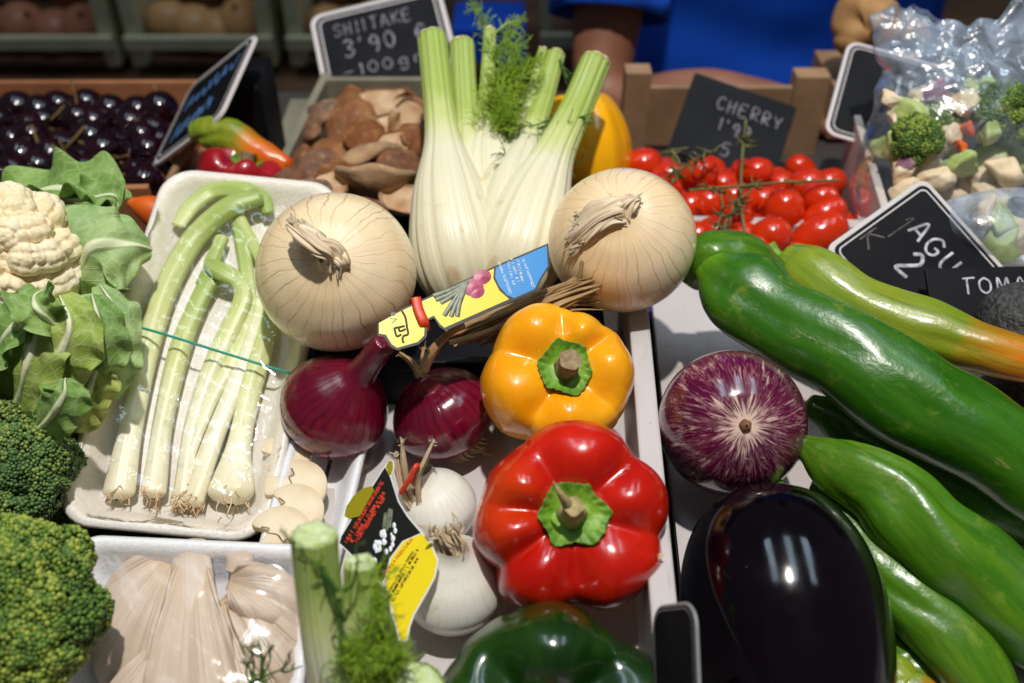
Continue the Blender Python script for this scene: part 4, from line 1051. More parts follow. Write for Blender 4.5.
def curd_mesh(R, seed, parent, zmin=-.3, n1=70, n2=520, name='curd', mat='curd', nu=230, nv=130):
    th = np.linspace(.01, PI * .72, nv)[:, None]; ph = np.linspace(0, 2 * PI, nu, endpoint=False)[None]
    G = np.stack([np.sin(th) * np.cos(ph), np.sin(th) * np.sin(ph), np.cos(th) + 0 * ph], -1)
    rng = np.random.RandomState(seed)
    f = G.reshape(-1, 3)
    disp = np.zeros(len(f))
    for n_, a_, p_ in ((n1, .17, .9), (n2, .055, .8), (n2 * 5, .016, .8)):
        C = nrm(fib(n_, seed) + rng.normal(size=(n_, 3)) * .35 / math.sqrt(n_))
        d = np.empty(len(f))
        for s0 in range(0, len(f), 4000):
            d[s0:s0 + 4000] = np.arccos(np.clip((f[s0:s0 + 4000] @ C.T).max(1), -1, 1))
        d0 = 2.1 / math.sqrt(n_)
        disp += a_ * np.sqrt(np.clip(1 - (d / d0) ** 2, 0, 1))
    Q = (f * (R * (.83 + disp))[:, None]).reshape(G.shape)
    return MB().grid(Q[::-1], True).build(name, MT[mat], parent)
cf = P(10, 262, .59)
r = thing('cauliflower', 'creamy white cauliflower with green leaves at the left edge', 'cauliflower', cf, CV(.05, .35, 1), .2, 'cauliflowers')
curd_mesh(.045, 4, r)
Minv = (r.matrix_basis.inverted())
def leaf(parent, origin, pts, wd, up, mat, seed, curl=.3, ruf=.15, nseg=26, m=44, rib=True, kruf=5):
    C = spline(PP(pts), m); W = spline(np.array(wd, float), m)[:, 0]
    T = nrm(np.gradient(C, axis=0)); upv = np.asarray(up, float)
    N = nrm(upv - (T @ upv)[:, None] * T); B = np.cross(T, N)
    u = np.linspace(-1, 1, nseg)
    s_ = np.linspace(0, 1, m)
    rng = np.random.RandomState(seed); p1, p2 = rng.rand(2) * 6
    Q = np.zeros((m, nseg, 3))
    for j in range(m):
        ed = 1 + .10 * np.sin(kruf * 3 * s_[j] + p1 + (u > 0) * 2.) * np.abs(u) ** 2
        off = W[j] * u * ed
        hgt = W[j] * (curl * u ** 2 + ruf * np.abs(u) ** 2 * np.sin(kruf * 2 * PI * s_[j] * (.9 + .1 * np.sign(u)) + p2 + np.sign(u)) + .06 * np.sin(9 * u + 14 * s_[j] + p1) + .07 * np.abs(u) ** 3 * np.sin(kruf * 9 * s_[j] + p2 + 3 * np.sign(u)))
        hgt = hgt - .0025 * np.exp(-(u / .09) ** 2) * (1 - .6 * s_[j]) * -1
        Q[j] = C[j] + off[:, None] * B[j] + hgt[:, None] * N[j]
    mb = MB().grid(Q, False)
    o = mb.build('leaf', MT[mat], parent, origin); solid(o, .0006, 0); subsurf(o, 1)
    return o
def leaf_on(rt, *a, **k):
    """leaf given in world space, parented to a turned thing"""
    o = leaf(None, (0, 0, 0), *a, **k)
    o.data.transform(Minv_of(rt)); o.parent = rt
    return o
def Minv_of(rt):
    return (Matrix.Translation(rt.location) @ rt.rotation_euler.to_matrix().to_4x4()).inverted()
leaf_on(r, [(-20, 215, .655), (25, 198, .645), (65, 188, .635), (98, 190, .63), (114, 210, .625)], [.016, .022, .022, .018, .006], CV(.1, .8, .7), 'leaf', 3, curl=.5, ruf=.30)
leaf_on(r, [(60, 285, .600), (80, 262, .585), (95, 246, .578), (128, 244, .585), (152, 250, .60)], [.014, .026, .029, .023, .006], CV(.15, .25, 1), 'leaf_blue', 5, curl=-.25, ruf=.14)
leaf_on(r, [(45, 205, .64), (80, 200, .625), (112, 196, .625), (120, 205, .63)], [.010, .013, .011, .004], CV(.2, .7, .9), 'leaf', 8, curl=.5, ruf=.25)
leaf_on(r, [(-20, 340, .58), (15, 326, .562), (55, 314, .558), (95, 300, .562)], [.008, .011, .010, .004], CV(0, .2, 1), 'leaf_blue', 9, curl=-.2, ruf=.2)
cl = P(40, 365, .575)
r = thing('cauliflower', 'leafy head of cauliflower with curling yellow green leaves above the broccoli', 'cauliflower', cl, CV(.1, .3, 1), .2, 'cauliflowers')
MB().ball((0, 0, -.006), (.044, .044, .036), 40, 24, noise=.05, nscale=60).build('heart', MT['leaf_pale'], r)
LV = [([(12, 425, .555), (22, 385, .530), (33, 345, .522), (40, 312, .525)], [.012, .016, .019, .008], CV(-.2, .2, 1), 'leaf_pale', 11, -.3, .14),
      ([(-15, 380, .55), (0, 345, .535), (25, 318, .53), (55, 302, .535)], [.014, .018, .015, .005], CV(-.1, .6, 1), 'leaf', 12, .3, .22),
      ([(45, 400, .545), (58, 360, .525), (70, 325, .52), (60, 296, .53)], [.012, .018, .016, .006], CV(.15, .1, 1), 'leaf_pale', 13, -.3, .2),
      ([(60, 330, .525), (40, 312, .513), (34, 300, .515), (44, 290, .525)], [.006, .011, .012, .005], CV(-.1, .5, .9), 'leaf', 14, .5, .3),
      ([(75, 405, .555), (90, 365, .535), (98, 325, .53), (92, 295, .54)], [.012, .017, .016, .006], CV(.4, .1, 1), 'leaf', 15, -.35, .22),
      ([(100, 400, .575), (112, 360, .565), (116, 315, .565), (100, 285, .575)], [.012, .016, .014, .005], CV(.5, .2, .9), 'leaf_blue', 16, -.3, .22),
      ([(30, 440, .545), (52, 415, .522), (64, 395, .515), (66, 378, .518)], [.006, .013, .013, .003], CV(.1, .0, 1), 'leaf', 17, -.3, .15),
      ([(70, 430, .56), (85, 400, .545), (95, 372, .54), (106, 350, .55)], [.010, .014, .013, .004], CV(.3, 0, 1), 'leaf_pale', 18, -.3, .2)]
for pts, wd_, up_, mt_, sd_, cu_, ru_ in LV:
    leaf_on(r, pts, wd_, up_, mt_, sd_, curl=cu_, ruf=ru_)

# ------------------------------------------------------------------ cards and labels (flat printed things)
def plate(name, pts2, ctr_, ex, ey, t, mat, parent, origin, z=0.0, bend=None):
    """extruded polygon. pts2 in local metres"""
    n = len(pts2); ez = np.cross(ex, ey)
    top, bot = [], []
    for x, y in pts2:
        zz = z + (bend(x, y) if bend else 0)
        top.append(ctr_ + ex * x + ey * y + ez * (zz + t)); bot.append(ctr_ + ex * x + ey * y + ez * zz)
    mb = MB(); V = np.array(top + bot)
    F = [list(range(n)), list(range(2 * n - 1, n - 1, -1))] + [[i, i + n, (i + 1) % n + n, (i + 1) % n] for i in range(n)]
    mb.add(V, F)
    return mb.build(name, mat, parent, origin, smooth=False)
_fc = {}
def text_mesh(name, txt, size, ctr_, ex, ey, mat, parent, origin, x, y, ang=0, align='LEFT', z=.0004):
    cu = bpy.data.curves.new('t', 'FONT'); cu.body = txt; cu.size = size; cu.align_x = align; cu.resolution_u = 2; cu.extrude = .00006
    ob = bpy.data.objects.new('t', cu); COL.objects.link(ob)
    bpy.context.view_layer.update()
    dg = bpy.context.evaluated_depsgraph_get()
    me = bpy.data.meshes.new_from_object(ob.evaluated_get(dg))
    bpy.data.objects.remove(ob); bpy.data.curves.remove(cu)
    ca, sa = math.cos(ang), math.sin(ang); ez = np.cross(ex, ey)
    for v in me.vertices:
        lx, ly = v.co.x * ca - v.co.y * sa + x, v.co.x * sa + v.co.y * ca + y
        v.co = Vector(ctr_ + ex * lx + ey * ly + ez * (z + v.co.z) - origin)
    me.name = name; me.materials.clear(); me.materials.append(mat)
    o = bpy.data.objects.new(name, me); COL.objects.link(o); o.parent = parent
    return o

# yellow/blue onion label
LA, LB = P(382, 338, .528), P(548, 254, .560)
ex = nrm(LB - LA); n0 = CV(.05, .25, 1); ey = nrm(np.cross(n0, ex)); lez = np.cross(ex, ey)
def lab(px, py):
    rr_ = ray(px, py); t_ = ((LA - CAM) @ lez) / (rr_ @ lez); q_ = CAM + rr_ * t_ - LA
    return (q_ @ ex, q_ @ ey)
def zl(lst): return [lab(360 + a / 4.096, 230 + b / 4.096) for a, b in lst]
rl = thing('onion_label', 'yellow and blue printed card label lying across the onions', 'label', LA)
OUT = zl([(72, 385), (175, 322), (550, 150), (770, 56), (776, 150), (745, 200), (722, 250), (632, 290), (350, 414), (325, 398), (302, 362), (250, 385), (277, 402), (272, 440), (240, 470), (150, 494), (125, 480), (100, 440), (72, 435)])
plate('card', OUT, LA, ex, ey, .0006, MT['ink'], rl, LA)
plate('yellow_print', zl([(78, 382), (176, 330), (548, 160), (545, 200), (570, 250), (610, 285), (345, 402), (328, 388), (302, 352), (236, 384), (264, 404), (262, 434), (236, 460), (152, 484), (130, 470), (106, 430), (78, 426)]), LA, ex, ey, .0001, MT['tag_yellow'], rl, LA, .00062)
plate('blue_print', zl([(556, 156), (764, 66), (768, 150), (736, 200), (714, 244), (630, 281), (600, 268), (568, 230), (553, 195)]), LA, ex, ey, .0001, MT['tag_blue'], rl, LA, .00062)
def lt(txt, size, zx, zy, ang, mat, nm='lettering'):
    x, y = lab(360 + zx / 4.096, 230 + zy / 4.096)
    text_mesh(nm, txt, size, LA, ex, ey, mat, rl, LA, x, y, ang, z=.0008)
up_ang = math.radians(79)
def scrib(mb, p0, p1, hgt, fx, rad, up, seed):
    """a line of print too small to read: short letter-like strokes"""
    rng = np.random.RandomState(seed); p0, p1 = np.array(p0, float), np.array(p1, float)
    L_ = np.linalg.norm(p1 - p0); d_ = (p1 - p0) / L_; n_ = np.array([d_[1], -d_[0]]); x = 0
    while x < L_:
        w_ = hgt * rng.uniform(.35, .6)
        if rng.rand() > .14:
            k = rng.randint(3)
            pl = [[(0, 0), (0, 1)], [(0, 1), (0, 0), (1, 0)], [(0, 0), (.5, 1), (1, 0)]][k] + ([(1, 1)] if rng.rand() > .5 else [])
            strokes(mb, [[tuple(p0 + d_ * (x + a * w_) + n_ * b * hgt) for a, b in pl]], fx, rad, up)
        x += w_ * 1.5
lt('CEBOLLETA TIERNA', .0022, 622, 262, up_ang, MT['white_ink'])
lt('\u00a1Obsesi\u00f3n por lo', .0026, 716, 236, up_ang, MT['white_ink'])
lt('Ve', .0058, 158, 378, up_ang, MT['grey_ink'])
def strokes(mb, polys, fx, rad, up, flat=.35):
    for pl in polys:
        q = np.array([fx(*p) for p in pl])
        mb.sweep(q, [(rad, rad * flat)] * len(q), 8, up=up, m=max(8, 5 * len(q)))
fxl = lambda a, b: (lambda xy: LA + ex * xy[0] + ey * xy[1] + lez * .0009)(lab(360 + a / 4.096, 230 + b / 4.096))
mb = MB()
for k, (x0_, y0_, x1_, y1_) in enumerate(((634, 226, 610, 132), (650, 212, 624, 120), (672, 222, 648, 118))): scrib(mb, (x0_, y0_), (x1_, y1_), 9, fxl, .00013, lez, k)
mb.build('lettering', MT['white_ink'], rl, LA)
mb = MB()
strokes(mb, [[(172, 334), (186, 362), (192, 400), (196, 428), (178, 436), (174, 450), (178, 464)], [(140, 404), (150, 436), (168, 430)], [(158, 400), (140, 404)], [(158, 400), (163, 416), (186, 408)], [(182, 395), (160, 400)]], fxl, .00055, lez)
mb.build('logo', MT['ink'], rl, LA)
mb = MB()
strokes(mb, [[(300, 272), (360, 250), (445, 212)], [(310, 288), (370, 262), (440, 218)], [(345, 352), (385, 290), (430, 222)], [(372, 356), (398, 295), (432, 224)], [(398, 356), (408, 300), (436, 224)], [(330, 300), (380, 270), (440, 216)]], fxl, .0013, lez, .2)
mb.build('leaf_print', MT['grey_ink'], rl, LA)
mb = MB()
for zx, zy, rr_ in ((462, 235, .0062), (500, 195, .0052), (478, 255, .0045)):
    c = fxl(zx, zy); ph = np.linspace(0, 2 * PI, 24, endpoint=False)
    mb.grid(np.array([c + (np.cos(ph) * rr_ * k)[:, None] * ex + (np.sin(ph) * rr_ * k * .8)[:, None] * ey + lez * (.0004 * (1 - k)) for k in (.02, .5, 1.0)]), True, flip=True)
mb.build('onion_print', MT['magenta_ink'], rl, LA)
mb = MB(); mb.sweep(np.array([fxl(228, 282) + lez * .001, fxl(238, 330) + lez * .0014, fxl(262, 388) + lez * .001, fxl(262, 392) - lez * .006, fxl(228, 282) - lez * .006, fxl(228, 282) + lez * .001]), [(.0028, .0008)] * 6, 10, m=40, up=lez, cap=None)
o = mb.build('rubber_band', MT['red_band'], None, fxl(240, 330)); tag(o, 'wide orange red rubber band round the yellow label neck', 'rubber band')

# dried stalks under the label
mb = MB(); rng = np.random.RandomState(4)
c0 = P(545, 300, .592)
for k in range(48):
    a = rng.uniform(-1, 1); d0 = .580 + rng.uniform(-.010, .012)
    pts = [(470 + rng.uniform(-25, 30), 338 + a * 10, d0 + .006), (525 + rng.uniform(-8, 8), 312 + a * 13, d0), (566 + rng.uniform(-6, 6), 296 + a * 14 + rng.uniform(-4, 4), d0), (592 + rng.uniform(-12, 12), 286 + a * 16 + rng.uniform(-12, 10), d0 + .004)]
    ww = rng.uniform(.0006, .0019)
    mb.sweep(PP(pts), [(ww, ww * .5), (ww * 1.2, ww * .4), (ww, ww * .4), (ww * .4, ww * .3)], 9, m=26, prof=lambda p, s_, q_=k: 1 + .3 * np.sin(3 * p + q_ + 9 * s_))
for pts in ([(588, 300, .585), (600, 285, .58), (594, 270, .578)], [(575, 300, .58), (580, 275, .575), (582, 262, .574)], [(590, 298, .59), (625, 306, .60), (650, 300, .605)]):
    mb.sweep(PP(pts), [.0012, .0010, .0013], 8, m=16)
o = mb.build('dried_stalks', MT['dry_leaf'], None, c0); tag(o, 'bundle of brown dried onion stalks above the yellow bell pepper', 'dried stalks')
mb = MB()
mb.sweep(PP([(424, 368, .560), (432, 352, .552), (445, 337, .552), (462, 325, .558)]), [.0030, .0026, .0022, .002], 12, m=20, prof=lambda p, s_: 1 + .2 * np.sin(4 * p + 5 * s_))
o = mb.build('dried_stalk', MT['dry_leaf'], None, P(435, 352, .552)); tag(o, 'single dry stalk stub showing under the yellow label', 'dried stalks')

# black and yellow white-onion tag
TA = P(385, 463, .498); TBm = P(400, 640, .462); TRt = P(441, 562, .468)
eyt = nrm(TA - TBm); ext = TRt - TBm; ext = nrm(ext - (ext @ eyt) * eyt); tez = np.cross(ext, eyt)
def tg(px, py):
    rr_ = ray(px, py); t_ = ((TBm - CAM) @ tez) / (rr_ @ tez); q_ = CAM + rr_ * t_ - TBm
    return (q_ @ ext, q_ @ eyt)
def zt_(lst): return [tg(330 + a / 3.415, 440 + b / 3.415) for a, b in lst]
rt_ = thing('onion_tag', 'black and yellow printed tag hanging on the small white onions', 'label', TBm)
OUTT = zt_([(190, 88), (205, 68), (218, 72), (222, 95), (212, 130), (238, 210), (270, 262), (320, 318), (352, 362), (374, 412), (362, 470), (330, 530), (290, 600), (275, 640), (268, 683), (255, 692), (236, 684), (226, 640), (180, 500), (30, 352), (36, 330), (60, 290), (110, 210), (150, 150)])
bendt = None
plate('card', OUTT, TBm, ext, eyt, .0006, MT['tag_white'], rt_, TBm)
plate('black_print', zt_([(190, 94), (208, 130), (234, 212), (266, 264), (312, 318), (250, 345), (205, 405), (190, 470), (178, 488), (36, 352), (42, 330), (66, 290), (114, 212), (152, 154)]), TBm, ext, eyt, .0001, MT['tag_black'], rt_, TBm, .00062)
plate('yellow_print', zt_([(316, 320), (348, 364), (368, 412), (357, 468), (325, 527), (285, 597), (270, 638), (263, 678), (254, 686), (242, 680), (232, 640), (196, 510), (192, 470), (210, 408), (254, 348)]), TBm, ext, eyt, .0001, MT['tag_yellow'], rt_, TBm, .00062)
plate('olive_print', zt_([(70, 270), (54, 262), (60, 230), (84, 194), (118, 166), (148, 160), (154, 176), (132, 214), (106, 262)]), TBm, ext, eyt, .0006, MT['olive'], rt_, TBm, .0008)
plate('olive_print', zt_([(194, 92), (204, 72), (216, 74), (218, 94), (212, 118), (203, 122)]), TBm, ext, eyt, .0001, MT['olive'], rt_, TBm, .0008)
def tt(txt, size, zx, zy, zx2, zy2, mat):
    x, y = tg(330 + zx / 3.415, 440 + zy / 3.415); x2, y2 = tg(330 + zx2 / 3.415, 440 + zy2 / 3.415)
    text_mesh('lettering', txt, size, TBm, ext, eyt, mat, rt_, TBm, x, y, math.atan2(y2 - y, x2 - x), z=.0009)
tt('POR LA FRESCURA!', .0025, 192, 462, 284, 345, MT['red_ink'])
tt('CEBOLLA BLANCA TIERNA', .00185, 206, 524, 288, 385, MT['ink'])
fxt = lambda a, b: (lambda xy: TBm + ext * xy[0] + eyt * xy[1] + tez * .0009)(tg(330 + a / 3.415, 440 + b / 3.415))
mb = MB()
for k, (x0_, y0_, x1_, y1_) in enumerate(((206, 548, 304, 378), (220, 552, 308, 402))): scrib(mb, (x0_, y0_), (x1_, y1_), 8, fxt, .00014, tez, 20 + k)
mb.build('lettering', MT['ink'], rt_, TBm)
mb = MB()
for k, (x0_, y0_, x1_, y1_) in enumerate(((62, 352, 184, 150), (80, 352, 190, 186), (96, 350, 192, 200))): scrib(mb, (x0_, y0_), (x1_, y1_), 11, fxt, .00022, tez, 30 + k)
mb.build('lettering', MT['red_ink'], rt_, TBm)
mb = MB(); rng = np.random.RandomState(2)
fxt = lambda a, b: (lambda xy: TBm + ext * xy[0] + eyt * xy[1] + tez * .0009)(tg(330 + a / 3.415, 440 + b / 3.415))
for k in range(26):
    zx = 150 + 85 * rng.rand(); zy = 385 - (zx - 150) * .75 + rng.uniform(-45, 35)
    ph = np.linspace(0, 2 * PI, 14, endpoint=False); rr_ = rng.uniform(.0006, .0013); c = fxt(zx, zy)
    mb.grid(np.array([c + (np.cos(ph) * rr_ * q_)[:, None] * ext + (np.sin(ph) * rr_ * 1.5 * q_)[:, None] * eyt + tez * (.0005 * (1 - q_)) for q_ in (.02, .6, 1)]), True, flip=True)
mb.build('bulb_print', MT['white_ink'], rt_, TBm)
mb = MB(); strokes(mb, [[(196, 310), (200, 270), (206, 236)], [(186, 300), (190, 270), (192, 250)], [(206, 300), (210, 270), (212, 240)]], fxt, .0009, tez, .2)
mb.build('leaf_print', MT['grey_ink'], rt_, TBm)

# ------------------------------------------------------------------ chalk signs
GL = {'S': [[(.9, .85), (.55, 1), (.15, .85), (.3, .58), (.75, .42), (.85, .15), (.45, 0), (.08, .12)]],
      'H': [[(.12, 1), (.15, 0)], [(.85, 1), (.82, 0)], [(.12, .5), (.85, .52)]], 'I': [[(.5, 1), (.5, 0)]],
      'T': [[(.05, .95), (.95, 1)], [(.5, .97), (.46, 0)]], 'A': [[(.05, 0), (.48, 1), (.92, 0)], [(.22, .38), (.78, .38)]],
      'K': [[(.15, 1), (.15, 0)], [(.85, 1), (.18, .48), (.88, 0)]], 'E': [[(.9, 1), (.15, .97), (.12, 0), (.9, .03)], [(.14, .5), (.75, .52)]],
      'C': [[(.9, .85), (.55, 1), (.15, .75), (.12, .3), (.45, 0), (.9, .15)]], 'R': [[(.14, 0), (.14, 1), (.7, .98), (.82, .74), (.6, .52), (.16, .5), (.9, 0)]],
      'Y': [[(.08, 1), (.5, .52), (.92, 1)], [(.5, .52), (.42, 0)]], 'G': [[(.9, .85), (.5, 1), (.12, .7), (.14, .25), (.5, 0), (.88, .15), (.9, .45), (.58, .45)]],
      'U': [[(.1, 1), (.14, .25), (.48, 0), (.84, .22), (.88, 1)]], 'O': [[(.5, 1), (.12, .75), (.12, .25), (.5, 0), (.88, .25), (.88, .75), (.5, 1)]],
      'M': [[(.05, 0), (.15, 1), (.5, .35), (.85, 1), (.95, 0)]], '3': [[(.12, .9), (.5, 1), (.85, .78), (.45, .54), (.88, .3), (.5, 0), (.08, .12)]],
      '9': [[(.85, .7), (.5, .48), (.15, .7), (.5, 1), (.85, .75), (.8, .3), (.6, 0)]], '0': [[(.5, 1), (.15, .7), (.15, .3), (.5, 0), (.85, .3), (.85, .7), (.5, 1)]],
      '1': [[(.3, .8), (.55, 1), (.52, 0)]], '2': [[(.12, .8), (.45, 1), (.82, .75), (.5, .4), (.1, 0), (.92, .04)]], "'": [[(.5, 1.05), (.4, .78)]],
      'e': [[(.9, .8), (.55, 1), (.2, .7), (.2, .3), (.55, 0), (.9, .18)], [(.0, .6), (.7, .62)], [(.0, .42), (.65, .42)]],
      'g': [[(.8, .6), (.4, .62), (.15, .35), (.4, .1), (.8, .3), (.82, .6), (.8, -.2), (.5, -.4), (.15, -.25)]], 'r': [[(.25, .62), (.28, 0)], [(.28, .4), (.5, .62), (.85, .55)]],
      '-': [[(.1, .5), (.9, .52)]], ' ': [], 'N': [[(.1, 0), (.12, 1), (.85, 0), (.88, 1)]], '5': [[(.85, 1), (.25, .98), (.2, .58), (.6, .62), (.85, .32), (.55, 0), (.1, .1)]]}
def chalk(mb, txt, x, y, hgt, wid, fx, rad, up, seed=0, slant=0.0, gap=.35):
    rng = np.random.RandomState(seed)
    for ch in txt:
        k = .55 if ch in "I1'" else 1
        for pl in GL.get(ch, []):
            jx, jy = rng.normal(size=2) * .03 * hgt
            strokes(mb, [[(x + px * wid * k + slant * py * hgt + jx, y + py * hgt + jy) for px, py in pl]], fx, rad, up)
        x += wid * (k + gap)
def sign(label, ctr_px, d, right, upd, wd, ht, mat='black_board', border=True, texts=(), stake=None, rad=.012, t=.003, name='price_sign', rim='sign_white', chalkmat='chalk', scribble=()):
    c = P(ctr_px[0], ctr_px[1], d)
    ex = CV(*right); ey0 = CV(*upd); ey = nrm(ey0 - (ey0 @ ex) * ex); ez = np.cross(ex, ey)
    if ez @ FW > 0: print('sign faces away', label)
    rt = thing(name, label, 'sign', c, group='chalk price signs')
    pl = lambda w_, h_, r_: rrect(w_, h_, r_, 6).tolist()
    o = plate('board', pl(wd, ht, rad), c, ex, ey, t, MT[rim if border else mat], rt, c, -t); bevel(o, .0006)
    if border:
        m_ = wd * .035
        plate('panel', pl(wd - 2 * m_, ht - 2 * m_, rad * .8), c, ex, ey, .0003, MT[mat], rt, c, .00005)
        g = [np.column_stack([rrect(wd - 2 * q_, ht - 2 * q_, max(rad * .8 - (q_ - m_) * .6, .003), 6), np.zeros(28)]) for q_ in (m_ * 1.75, m_ * 2.05)]
        G = np.array([c + ex * p_[:, 0:1] + ey * p_[:, 1:2] + ez * .0005 for p_ in g])
        MB().grid(G, True, flip=True).build('border_line', MT[rim], rt, c)
    fx = lambda a, b: c + ex * (a - .5) * wd + ey * (b - .5) * ht + ez * .0005
    for k, tx in enumerate(texts):
        mb = MB(); txt, x, y, hh, ww, rd = tx[:6]; mt_ = tx[6] if len(tx) > 6 else chalkmat; sl = tx[7] if len(tx) > 7 else 0
        chalk(mb, txt, x, y, hh, ww, fx, rd, ez, k + 3, sl)
        if mb.n: mb.build('chalk_writing', MT[mt_], rt, c)
    for k, (x0, y0, x1, y1, hh) in enumerate(scribble):
        mb = MB(); rng = np.random.RandomState(k + 4); q = []
        for i_ in range(16):
            f_ = i_ / 15; q.append((x0 + (x1 - x0) * f_ + rng.uniform(-.02, .02), y0 + (y1 - y0) * f_ + (hh * .5 if i_ % 2 else -hh * .3) * rng.uniform(.5, 1.1)))
        strokes(mb, [q], fx, .0011, ez); mb.build('chalk_writing', MT['chalk_blue_light'], rt, c)
    if stake:
        q = PP(stake); MB().sweep(q, [.0035] * len(q), 10, m=10).build('stake', MT['wood'], rt, c)
    return rt
# shiitake
sign('black chalk sign reading SHIITAKE 3 90 per 100 grams behind the brown mushrooms', (385, 48), .93, (.97, .24, -.02), (-.26, .9, -.35), .128, .112,
     texts=[('SHIITAKE', .15, .72, .12, .062, .0008), ("3'90 e", .20, .49, .17, .085, .0011), ('-100gr-', .16, .29, .11, .082, .0008)], chalkmat='chalk_grey', stake=[(350, 100, .94), (345, 160, .93)])
# oblique sign by the cherries, blue light put into its chalk colour
c_a = P(167, 157, .80); c_d = P(238, 104, .735); c_b = P(191, 88, .865)
cs_ = (c_d + c_b) / 2
def cam_comp(v): return (v @ RT, v @ UPV, -(v @ FW))
vx, vy = c_d - c_a, c_b - c_a
rs = sign('tilted dark chalk sign with pale border stuck beside the dark cherries', (204, 100), .80, cam_comp(nrm(vx)), cam_comp(nrm(vy)), np.linalg.norm(vx), np.linalg.norm(vy) * 1.0,
     scribble=((.15, .62, .85, .70, .22), (.2, .25, .7, .33, .26)), stake=[(195, 140, .80), (178, 165, .80), (170, 180, .80)])
# cherry tomato slate
sign('plain dark slate reading CHERRY standing behind the cherry tomatoes', (733, 128), .86, (.93, -.34, .06), (.36, .86, -.3), .094, .082, 'slate', False,
     texts=[('CHERRY', .28, .66, .15, .082, .0007), ("1'99", .36, .42, .14, .075, .0007), ('5', .45, .14, .16, .09, .0007)], rad=.002, chalkmat='chalk_grey')
sign('black sign with white border half hidden behind the bag of cut vegetables', (888, 100), .80, (.93, -.30, .1), (.38, .88, -.3), .085, .092, texts=[("1'", .5, .45, .3, .15, .0013)], rad=.010)
sign('black sign with white border reading AGU and 2 9 above the orange tipped pepper', (920, 264), .640, (.58, -.78, .2), (.80, .57, -.2), .088, .088,
     texts=[('AGUA', .24, .60, .16, .12, .0010), ("2'9", .40, .33, .22, .13, .0014), ('K', .08, .26, .16, .12, .0007, 'ghost'), ('1', .15, .44, .25, .2, .0006, 'ghost')], rad=.007, stake=[(905, 300, .65), (890, 335, .66)])
sign('small plain black sign reading TOMA at the right edge', (1008, 298), .612, (1, .02, 0), (.1, .92, -.3), .096, .042, 'black_board', False,
     texts=[('TOMA', .21, .58, .24, .085, .0007), ('2', .42, .14, .26, .09, .0007)], rad=.001, stake=[(1010, 300, .617), (1010, 350, .62)])
sign('black sign with grey border leaning in the gap beside the black eggplant', (676, 702), .405, (.34, .30, .90), (.06, .97, -.2), .038, .078, texts=[('O', .2, .1, .2, .2, .001)], rad=.010, t=.0012, rim='sign_grey')

# ------------------------------------------------------------------ tomatoes
tc = P(745, 215, .74)
TM = [(784, 211, 18, 21, 0), (771, 236, 19, 17, .1), (819, 235, 28, 18, .5), (754, 250, 20, 14, -.5), (700, 174, 17, 15, .2), (756, 172, 16, 13, 0), (807, 186, 18, 16, 0), (820, 200, 17, 16, 0), (824, 215, 22, 14, .5), (708, 204, 19, 17, 0),
      (732, 199, 17, 17, 0), (762, 204, 16, 17, 0), (690, 212, 17, 20, 0), (735, 218, 17, 16, .3), (714, 234, 18, 16, 0), (697, 240, 17, 18, 0), (742, 238, 16, 15, 0), (669, 177, 17, 14, 0), (643, 166, 18, 16, .2), (722, 186, 16, 14, 0), (790, 256, 18, 13, 0), (685, 190, 16, 16, 0), (838, 226, 16, 14, .3), (656, 190, 17, 16, 0), (780, 186, 15, 14, 0)] + [(650 + 19 * k + (9 if r_ % 2 else 0) + 7 * math.sin(k * 5.1 + r_ * 3.3), 178 + 16 * r_ + 6 * math.sin(k * 3.7 + r_ * 7.1), 14 + 3.5 * math.sin(k * 2.3 + r_), 15 + 3 * math.sin(k * 4.1 + 2 * r_), .9 * math.sin(k * 1.7 + r_)) for r_ in range(5) for k in range(10) if not (r_ > 2 and k < 2)]
TLAB = {0: 'tall oval cherry tomato in the middle of the heap right of the vine', 1: 'round cherry tomato at the front above the pepper shoulder', 2: 'largest long cherry tomato slanting at the right end of the heap', 3: 'small pointed cherry tomato at the front rim of the box', 4: 'bright cherry tomato at the back left under the curved stalk', 5: 'cherry tomato in front of the slate sign writing', 6: 'cherry tomato at the back right against the crate side'}
tmesh = None
for k, (px, py, a, b, an) in enumerate(TM):
    d = .735 + .05 * (215 - py) / 60 + (.012 if k >= 9 else 0) + (.008 if k > 16 else 0) + (.022 + .010 * math.sin(k * 2.9) if k > 24 else .006 * math.sin(k * 4.3))
    rr_ = 1.12 * a * d / FPX; rb_ = 1.12 * b * d / FPX
    lx = CV(math.cos(an), math.sin(an), .1)
    if tmesh is None:
        tmesh = MB().grid(lathe([(.002, -1), (.3, -.96), (.72, -.7), (.98, -.2), (1, .2), (.8, .66), (.42, .92), (.12, .93), (.002, .90)], 1, 26, 36, .01, 3, 3), True).build('cherry_tomato', MT['tomato'])
        o = tmesh
    else:
        o = tmesh.copy(); COL.objects.link(o)
    o.location = tuple(P(px, py, d))
    big, small = max(rr_, rb_), min(rr_, rb_)
    ax_ = lx if a >= b else CV(-math.sin(an), math.cos(an), .2)
    q = Vector((0, 0, 1)).rotation_difference(Vector(ax_)); o.rotation_mode = 'XYZ'; o.rotation_euler = q.to_euler(); o.scale = (small, small, big)
    tag(o, TLAB.get(k, 'red cherry tomato among the tangled green vines in the box'), 'tomato', 'cherry tomatoes in the box')
